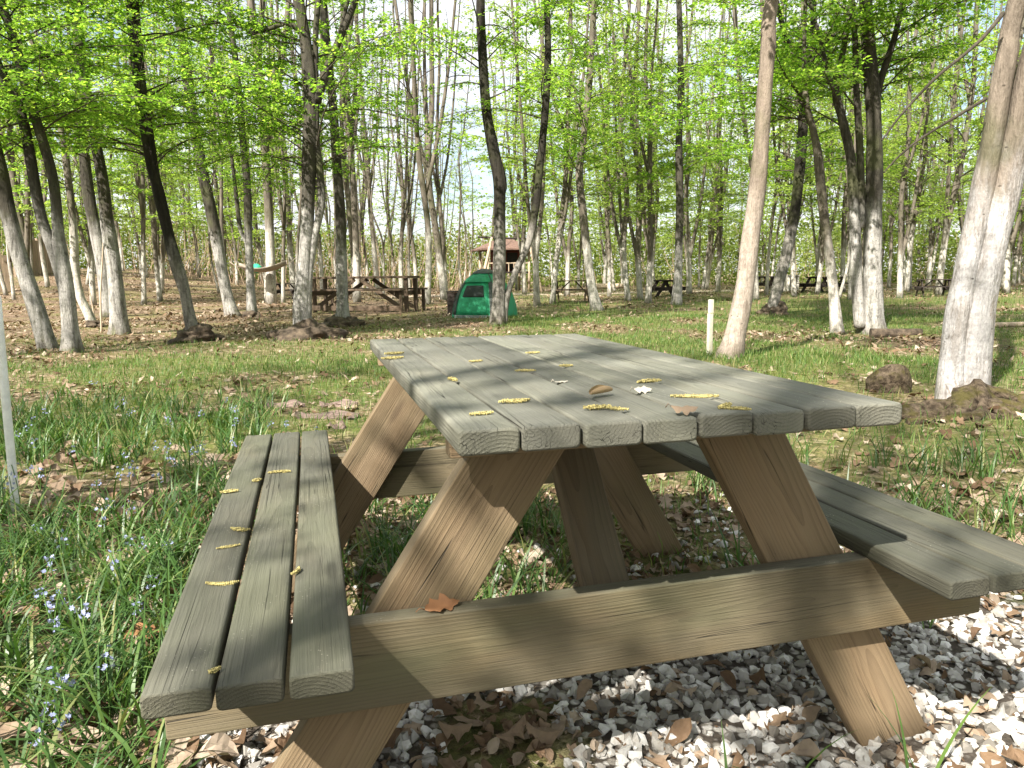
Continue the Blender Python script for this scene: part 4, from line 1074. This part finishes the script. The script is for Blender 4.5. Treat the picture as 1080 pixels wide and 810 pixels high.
# green tent
def tent():
    b = at_z(511, 336); base = g3(b[0], b[1]+.45)
    root = empty('tent', tuple(base), R(-24), 'small green dome tent with a dark mesh window, behind the dark forked tree', 'tent')
    H_, W_ = 1.08, .63
    def ring(h, n=48, off=0.0):
        w = W_*(1-h**2.5)**.60*(1-.06*h)+off+.001
        a = np.linspace(0, 2*np.pi, n, endpoint=False); e = 2.0/(5.0-2.6*h)
        c, s = np.cos(a), np.sin(a)
        return np.stack([w*np.sign(c)*np.abs(c)**e, w*np.sign(s)*np.abs(s)**e, np.full(n, h*H_+off*h)], 1)
    def surf(fx, h, off):   # a point on the front face (towards -y): fx -1..1
        w = W_*(1-h**2.5)**.60*(1-.06*h); k = np.abs(fx)**(5-2.6*h)
        y = -w*np.maximum(1-k, 0)**(1/(5-2.6*h))
        return np.stack([fx*w, y-off, np.full_like(fx, h*H_)+off*.6], -1)
    hs = np.linspace(0, .995, 22); mb = MB(); V = np.concatenate([ring(h) for h in hs]); m = 48
    i = np.arange(len(hs)-1)[:, None]*m; j = np.arange(m)[None, :]; j2 = (j+1) % m
    mb.add(V, np.stack([i+j, i+j2, i+m+j2, i+m+j], -1).reshape(-1, 4), 0, True); mb.build('canopy', M['tent'], root)
    def patch(name, m_, f0, f1, h0, h1, off, taper=0.0, par=root):
        hh = np.linspace(h0, h1, 9); mb = MB(); n = 10; R_ = []
        for k, h in enumerate(hh):
            q = k/8; lo = f0+(0-f0)*taper*q; hi = f1+(0-f1)*taper*q
            R_.append(surf(np.linspace(lo, hi, n), h, off))
        V = np.concatenate(R_); i = np.arange(8)[:, None]*n; j = np.arange(n-1)[None, :]
        mb.add(V, np.stack([i+j, i+j+1, i+n+j+1, i+n+j], -1).reshape(-1, 4), 0, True)
        o = mb.build(name, M[m_], par); s = o.modifiers.new('thickness', 'SOLIDIFY'); s.thickness = .006; s.offset = 0; return o
    patch('skirt', 'tentbase', -.93, .93, .0, .075, .008)
    d = patch('door', 'tentdoor', -.62, .62, .085, .70, .010, .05)
    patch('mesh_window', 'tentmesh', -.46, .46, .43, .66, .018, .06, par=d)
    patch('awning', 'tent', -.74, .74, .715, .86, .034, .2)
    patch('side_strip', 'tentgrey', -.80, -.66, .08, .74, .014)
    patch('side_strip', 'tentgrey', .66, .80, .08, .74, .014)
    mb = MB(); hs2 = np.linspace(.90, .997, 6); V = np.concatenate([ring(h, 48, .014) for h in hs2]); i = np.arange(5)[:, None]*m
    mb.add(V, np.stack([i+j, i+j2, i+m+j2, i+m+j], -1).reshape(-1, 4), 0, True); mb.build('roof_cap', M['tentgrey'], root)
    for sx in (-1, 1):
        for sy in (-1, 1):
            hh = np.linspace(0, .98, 16); P = []
            for h in hh:
                w = W_*(1-h**2.5)**.60*(1-.06*h); e = 1/(5-2.6*h); k = .5**e; P.append((sx*w*k*1.01, sy*w*k*1.01, h*H_))
            mb = MB(); add_tube(mb, np.array(P), .011, 8); mb.build('tent_pole', M['tentgrey'], root)
tent()
def bin_():
    b = at_y(481, 326, 18.6); root = empty('wooden_bin', tuple(g3(b[0], 18.6)), .1, 'dark brown wooden box bin half hidden left of the tent', 'bin')
    mb = MB()
    for k in range(5): box(mb, (0, -.2, .06+k*.105), (.42, .025, .095))
    for k in range(5): box(mb, (0, .2, .06+k*.105), (.42, .025, .095))
    for sx in (-1, 1):
        for k in range(5): box(mb, (sx*.2, 0, .06+k*.105), (.025, .37, .095))
    mb.build('side_boards', M['darkwood'], root)
    mb = MB(); box(mb, (0, 0, .555), (.46, .46, .03)); mb.build('lid', M['darkwood'], root)
bin_()

# far brown table on the left, seen from its long side
def side_table():
    a = at_z(332, 328); b2 = at_z(441, 330)
    a = at_y(333, 328, 20.6); b2 = at_y(436, 330, 19.6); mid = (a+b2)/2; L = float(np.hypot(*(b2-a)[:2])); rz = math.atan2(b2[1]-a[1], b2[0]-a[0])
    root = empty('picnic_table', tuple(g3(mid[0], mid[1]+.25)), rz, 'long dark brown picnic table with crossed braces, seen from its side among the trunks', 'picnic table')
    hl = L/2
    def part(name, boards, m='oldwood'):
        mb = MB()
        for bd in boards: board(mb, *bd)
        finish(mb.build(name, M[m], root))
    part('tabletop', [((-hl, -.3+k*.15, .90), (hl, -.3+k*.15, .90), (0, 1, 0), .142, .06) for k in range(5)])
    part('bench_seat', [((-hl-.02, -.72+k*.15, .58), (hl+.02, -.72+k*.15, .58), (0, 1, 0), .142, .05) for k in range(2)])
    part('bench_seat', [((-hl-.02, .57+k*.15, .58), (hl+.02, .57+k*.15, .58), (0, 1, 0), .142, .05) for k in range(2)])
    for sx in (-1, 1):
        for sy in (-1, 1):
            part('leg', [((sx*(hl-.09), sy*.27, -.03), (sx*(hl-.09), sy*.27, .868), (1, 0, 0), .11, .06)])
            part('bench_post', [((sx*(hl-.05), sy*.65, -.03), (sx*(hl-.05), sy*.65, .553), (1, 0, 0), .085, .05)])
        part('cross_beam', [((sx*(hl-.19), -.74, .49), (sx*(hl-.19), .74, .49), (0, 0, 1), .12, .04)])
        part('brace', [((sx*.08, -.34, .85), (sx*(hl-.20), -.34, .10), (0, 0, 1), .10, .05)])
        part('brace', [((sx*.08, .34, .85), (sx*(hl-.20), .34, .10), (0, 0, 1), .10, .05)])
    part('foot_rail', [((-hl+.0, -.60, .10), (hl-.02, -.60, .10), (0, 0, 1), .13, .05)])
side_table()
# copies of the near table's kind farther off
GT = 'picnic tables far off in the wood'
for (px, Y, rz, s, lab) in ((604, 24.5, R(78), .95, 'brown picnic table with braced legs beside the white-footed leaning tree'), (986, 27, R(75), .82, 'black-looking picnic table in the shade left of the big grooved tree'),
        (866, 32, R(20), .9, 'dark picnic table seen between the dark leaning tree and the slim white one'), (893, 33, R(60), .9, 'dark picnic table mostly hidden behind the slim leaning white tree'),
        (811, 36, R(20), .95, 'far dark picnic table just right of the smooth pinkish tree'), (304, 33, R(80), .9, 'small dark picnic table beyond the hammock'), (702, 31, R(10), .9, 'dark picnic table in shade behind the clump of mid-wood trees')):
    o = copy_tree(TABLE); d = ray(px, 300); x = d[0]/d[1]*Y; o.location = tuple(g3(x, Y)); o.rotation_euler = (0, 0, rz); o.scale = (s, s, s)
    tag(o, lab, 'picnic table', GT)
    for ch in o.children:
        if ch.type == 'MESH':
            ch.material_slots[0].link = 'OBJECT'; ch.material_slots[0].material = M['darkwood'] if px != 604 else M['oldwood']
def stove():
    d = ray(834, 305); Y = 35; root = empty('stone_stove', tuple(g3(d[0]/d[1]*Y, Y)), .1, 'pale square block stove with a dark opening, between two trunks at the far tables', 'stove')
    mb = MB(); box(mb, (-.22, 0, .35), (.10, .5, .75)); box(mb, (.22, 0, .35), (.10, .5, .75)); box(mb, (0, .2, .35), (.338, .1, .75)); box(mb, (0, -.03, .10), (.338, .355, .22)); mb.build('block_body', M['block'], root)
    mb = MB(); box(mb, (0, -.04, .745), (.56, .56, .035)); mb.build('top_slab', M['block'], root)
    mb = MB()
    for k in range(7): add_tube(mb, np.array([[-.165, -.2+k*.05, .5], [.165, -.2+k*.05, .5]]), .008, 6)
    mb.build('grate', M['soot_and_shade'], root)
stove()
# hammock
def hammock():
    Y = 25.4; a = at_y(242, 276, Y); b = at_y(312, 272, Y); base = g3((a[0]+b[0])/2, Y); root = empty('hammock', tuple(base), 0, 'greyish hammock slung between two thin stems at the left', 'hammock')
    a = a-base; b = b-base; n = 20; t = np.linspace(.14, .86, n); m = 7; s = np.linspace(-1, 1, m)
    sag = .42*(1-(2*t-1)**2)
    V = np.zeros((n, m, 3)); w = .34*np.maximum(np.sin(np.pi*(t-.14)/.72), 0)**.5+.05
    for k in range(n):
        c = a*(1-t[k])+b*t[k]; V[k, :, 0] = c[0]; V[k, :, 1] = s*w[k]; V[k, :, 2] = c[2]-sag[k]+.14*s**2
    mb = MB(); i = np.arange(n-1)[:, None]*m; j = np.arange(m-1)[None, :]
    mb.add(V.reshape(-1, 3), np.stack([i+j, i+j+1, i+m+j+1, i+m+j], -1).reshape(-1, 4), 0, True)
    o = mb.build('cloth', M['hammock'], root); q = o.modifiers.new('thickness', 'SOLIDIFY'); q.thickness = .012
    for e, k in ((a, 0), (b, n-1)):
        mb = MB(); add_tube(mb, np.array([e, (e+V[k, 3])/2-np.array([0, 0, .02]), V[k, 3]]), .012, 6); mb.build('rope', M['hammock'], root)
    p = at_y(271, 283, Y-.02)
    mb = MB(); g = rs(3); lumpy(mb, (0, 0, 0), .17, g, 0, 3, .25, (1.0, .7, .8))
    tag(mb.build('green_bag', M['greencloth'], None, (p[0], p[1], p[2])), 'bright green cloth bag lying in the hammock', 'bag')
hammock()
# play hut and swing frame
def hut():
    Y = 44; c = at_y(532, 303, Y); root = empty('play_hut', tuple(g3(c[0], Y)), R(14), 'red-brown wooden play hut on posts with a low red roof behind the tent', 'hut')
    mb = MB(); zf = 1.05
    box(mb, (0, 0, zf), (2.5, 2.3, .10)); mb.build('floor', M['darkwood'], root)
    for sx in (-1, 1):
        for sy in (-1, 1):
            mb = MB(); add_tube(mb, np.array([[sx*1.2, sy*1.1, -.1], [sx*1.2, sy*1.1, 2.42]]), .075, 10); mb.build('post', M['palelog'], root)
    mb = MB(); box(mb, (.15, .15, 1.72), (1.6, 1.4, 1.22)); mb.build('cabin', M['redwood'], root)
    mb = MB(); box(mb, (.35, -.565, 1.70), (.62, .03, .95)); mb.build('doorway_shade', M['soot_and_shade'], root)  # black panel on the wall: shade inside the opening put into colour
    mb = MB(); bm = bmesh.new(); e = 1.65; z0 = 2.38; z1 = 3.02
    vs = [bm.verts.new(p) for p in ((-e, -e, z0), (e, -e, z0), (e, e, z0), (-e, e, z0), (-.28, 0, z1), (.28, 0, z1), (-e, -e, z0-.08), (e, -e, z0-.08), (e, e, z0-.08), (-e, e, z0-.08))]
    for f in ((0, 1, 5, 4), (1, 2, 5), (2, 3, 4, 5), (3, 0, 4), (6, 7, 1, 0), (7, 8, 2, 1), (8, 9, 3, 2), (9, 6, 0, 3), (9, 8, 7, 6)): bm.faces.new([vs[k] for k in f])
    add_bm(mb, bm); mb.build('roof', M['roofing'], root)
    mb = MB()
    for k in range(9): box(mb, (-1.2+k*.3, -1.12, .56+.62), (.05, .04, .72))
    box(mb, (0, -1.12, 1.58), (2.36, .05, .08)); mb.build('railing', M['palelog'], root)
    mb = MB()
    for k in range(6): box(mb, (-.9, -1.2-.12*(5-k), .17*(k+1)), (.7, .10, .05))
    for sx in (-1, 1): add_tube(mb, np.array([[-.9+sx*.38, -1.95, 0], [-.9+sx*.38, -1.14, 1.08]]), .045, 8)
    mb.build('steps', M['palelog'], root)
hut()
def swing():
    Y = 41; a = at_y(504, 250, Y); b = at_y(572, 252, Y); base = g3((a[0]+b[0])/2, Y); root = empty('swing_frame', tuple(base), 0, 'tall log swing frame with a dark crossbar above the tent', 'swing frame')
    a = a-base; b = b-base
    mb = MB(); add_tube(mb, np.array([a, (a+b)/2+np.array([0, 0, -.02]), b]), .055, 10); mb.build('crossbar', M['darkwood'], root)
    for e, dx in ((a, .75), (b, -.75)):
        for sy in (-1, 1):
            top = e+np.array([dx*1.0, 0, -.03]); foot = np.array([top[0]-dx*.9+(.0), sy*1.0, -.08])
            mb = MB(); add_tube(mb, np.array([foot, (foot+top)/2, top]), [.09, .08, .07], 10); mb.build('leg', M['palelog'], root)
swing()
def fence(px0, px1, Y0, Y1, h, label):
    a = at_y(px0, 285, Y0); b = at_y(px1, 285, Y1); a = g3(a[0], Y0); b = g3(b[0], Y1); root = empty('board_fence', tuple(a), 0, label, 'fence', 'board fences at the back left')
    d = b-a; L = float(np.hypot(d[0], d[1])); n = int(L/.17); mb = MB(); g = rs(int(px1)+50); ang = math.atan2(d[1], d[0])
    rot = Matrix.Rotation(ang, 3, 'Z')
    for k in range(n):
        p = d*(k+.5)/n; hh = h+g.uniform(-.05, .05)
        box(mb, (p[0], p[1], p[2]+hh/2-.03), (.155, .022+.004*(k % 2), hh), rot=rot)
    mb.build('boards', M['fence'], root)
    for k in range(0, int(L/2)+1):
        p = d*min(1, k*2/L); mb = MB(); off = rot @ Vector((0, .08, 0)); box(mb, (p[0]+off.x, p[1]+off.y, p[2]+h/2), (.10, .10, h+.1), rot=rot); mb.build('post', M['fence'], root)
fence(18, 66, 36, 40, 1.75, 'grey-brown board fence behind the thin leafy stems at the far left')
fence(-40, 9, 30, 31, 1.55, 'warmer brown board fence cut off by the left edge of the picture')
# fallen log on the right
def log(x, y, L, r, az, label, m='root'):
    p = at_z(x, y); t = np.linspace(-.5, .5, 10); mb = MB(); add_tube(mb, np.stack([t*L, .03*np.sin(t*5), r*.7+0*t], 1), r*(1-.25*t), 10, wob=.1, seed=int(x))
    tag(mb.build('fallen_log', M[m], None, tuple(g3(p[0], p[1])), az), label, 'log')
log(945, 352, .75, .07, -.1, 'dark short log lying at the foot of the three-stemmed tree')
log(1068, 347, 1.3, .045, .05, 'thin pale fallen log on the ground right of the big grooved trunk', 'palelog')
log(640, 305, 2.2, .16, .05, 'pale fallen log right of the far picnic table', 'palelog')

# ------------------------------------------------------------------ camera, light, world
cam = bpy.data.cameras.new('camera'); co = bpy.data.objects.new('camera', cam); COL.objects.link(co)
cam.sensor_fit = 'HORIZONTAL'; cam.sensor_width = 36; cam.lens = F/1080*36; cam.clip_start = .02; cam.clip_end = 2000
co.matrix_world = Matrix.Translation((0, 0, CH)) @ Matrix.Rotation(math.pi/2-PITCH, 4, 'X') @ Matrix.Rotation(ROLL, 4, 'Z')
scene.camera = co
sd = np.array([-.56, -.893, 1.0]); sd /= np.linalg.norm(sd)
elev = math.asin(sd[2]); azim = math.atan2(sd[0], sd[1])
sun = bpy.data.lights.new('sun', 'SUN'); so = bpy.data.objects.new('sun', sun); COL.objects.link(so)
sun.energy = 5.0; sun.angle = R(.55); sun.color = (1, .94, .85)
so.rotation_euler = Vector(sd).to_track_quat('Z', 'Y').to_euler(); so.location = (0, 0, 30)
w = bpy.data.worlds.new('World'); scene.world = w; w.use_nodes = True; nt = w.node_tree; nt.nodes.clear(); n = N(nt)
sky = n.node('ShaderNodeTexSky', sky_type='NISHITA'); sky.sun_disc = False; sky.sun_elevation = elev; sky.sun_rotation = azim
sky.air_density = 1.0; sky.dust_density = 2.0; sky.ozone_density = 1.2
bg = n.node('ShaderNodeBackground'); bg.inputs[1].default_value = .085; 
dv = n.coord('Generated'); cl = n.smst(n.noise(n.vmath('MULTIPLY', dv, (1, 1, 2.2)), 2.6, 6, .6), .30, .56)
n.set(bg.inputs[0], n.mix(n.math('MULTIPLY', cl, .92), sky.outputs[0], (5.0, 5.05, 5.15)))
o = n.node('ShaderNodeOutputWorld'); nt.links.new(bg.outputs[0], o.inputs[0])
vs = scene.view_settings; vs.view_transform = 'Standard'; vs.look = 'None'; vs.gamma = 1; vs.use_curve_mapping = False; vs.exposure = 1.62
scene.render.engine = 'CYCLES'; cy = scene.cycles
cy.max_bounces = 6; cy.diffuse_bounces = 4; cy.transmission_bounces = 4; cy.transparent_max_bounces = 4; cy.glossy_bounces = 2
cy.caustics_reflective = False; cy.caustics_refractive = False
try: cy.use_denoising = True; cy.denoiser = 'OPENIMAGEDENOISE'
except Exception: pass
cy.sample_clamp_indirect = 6.0
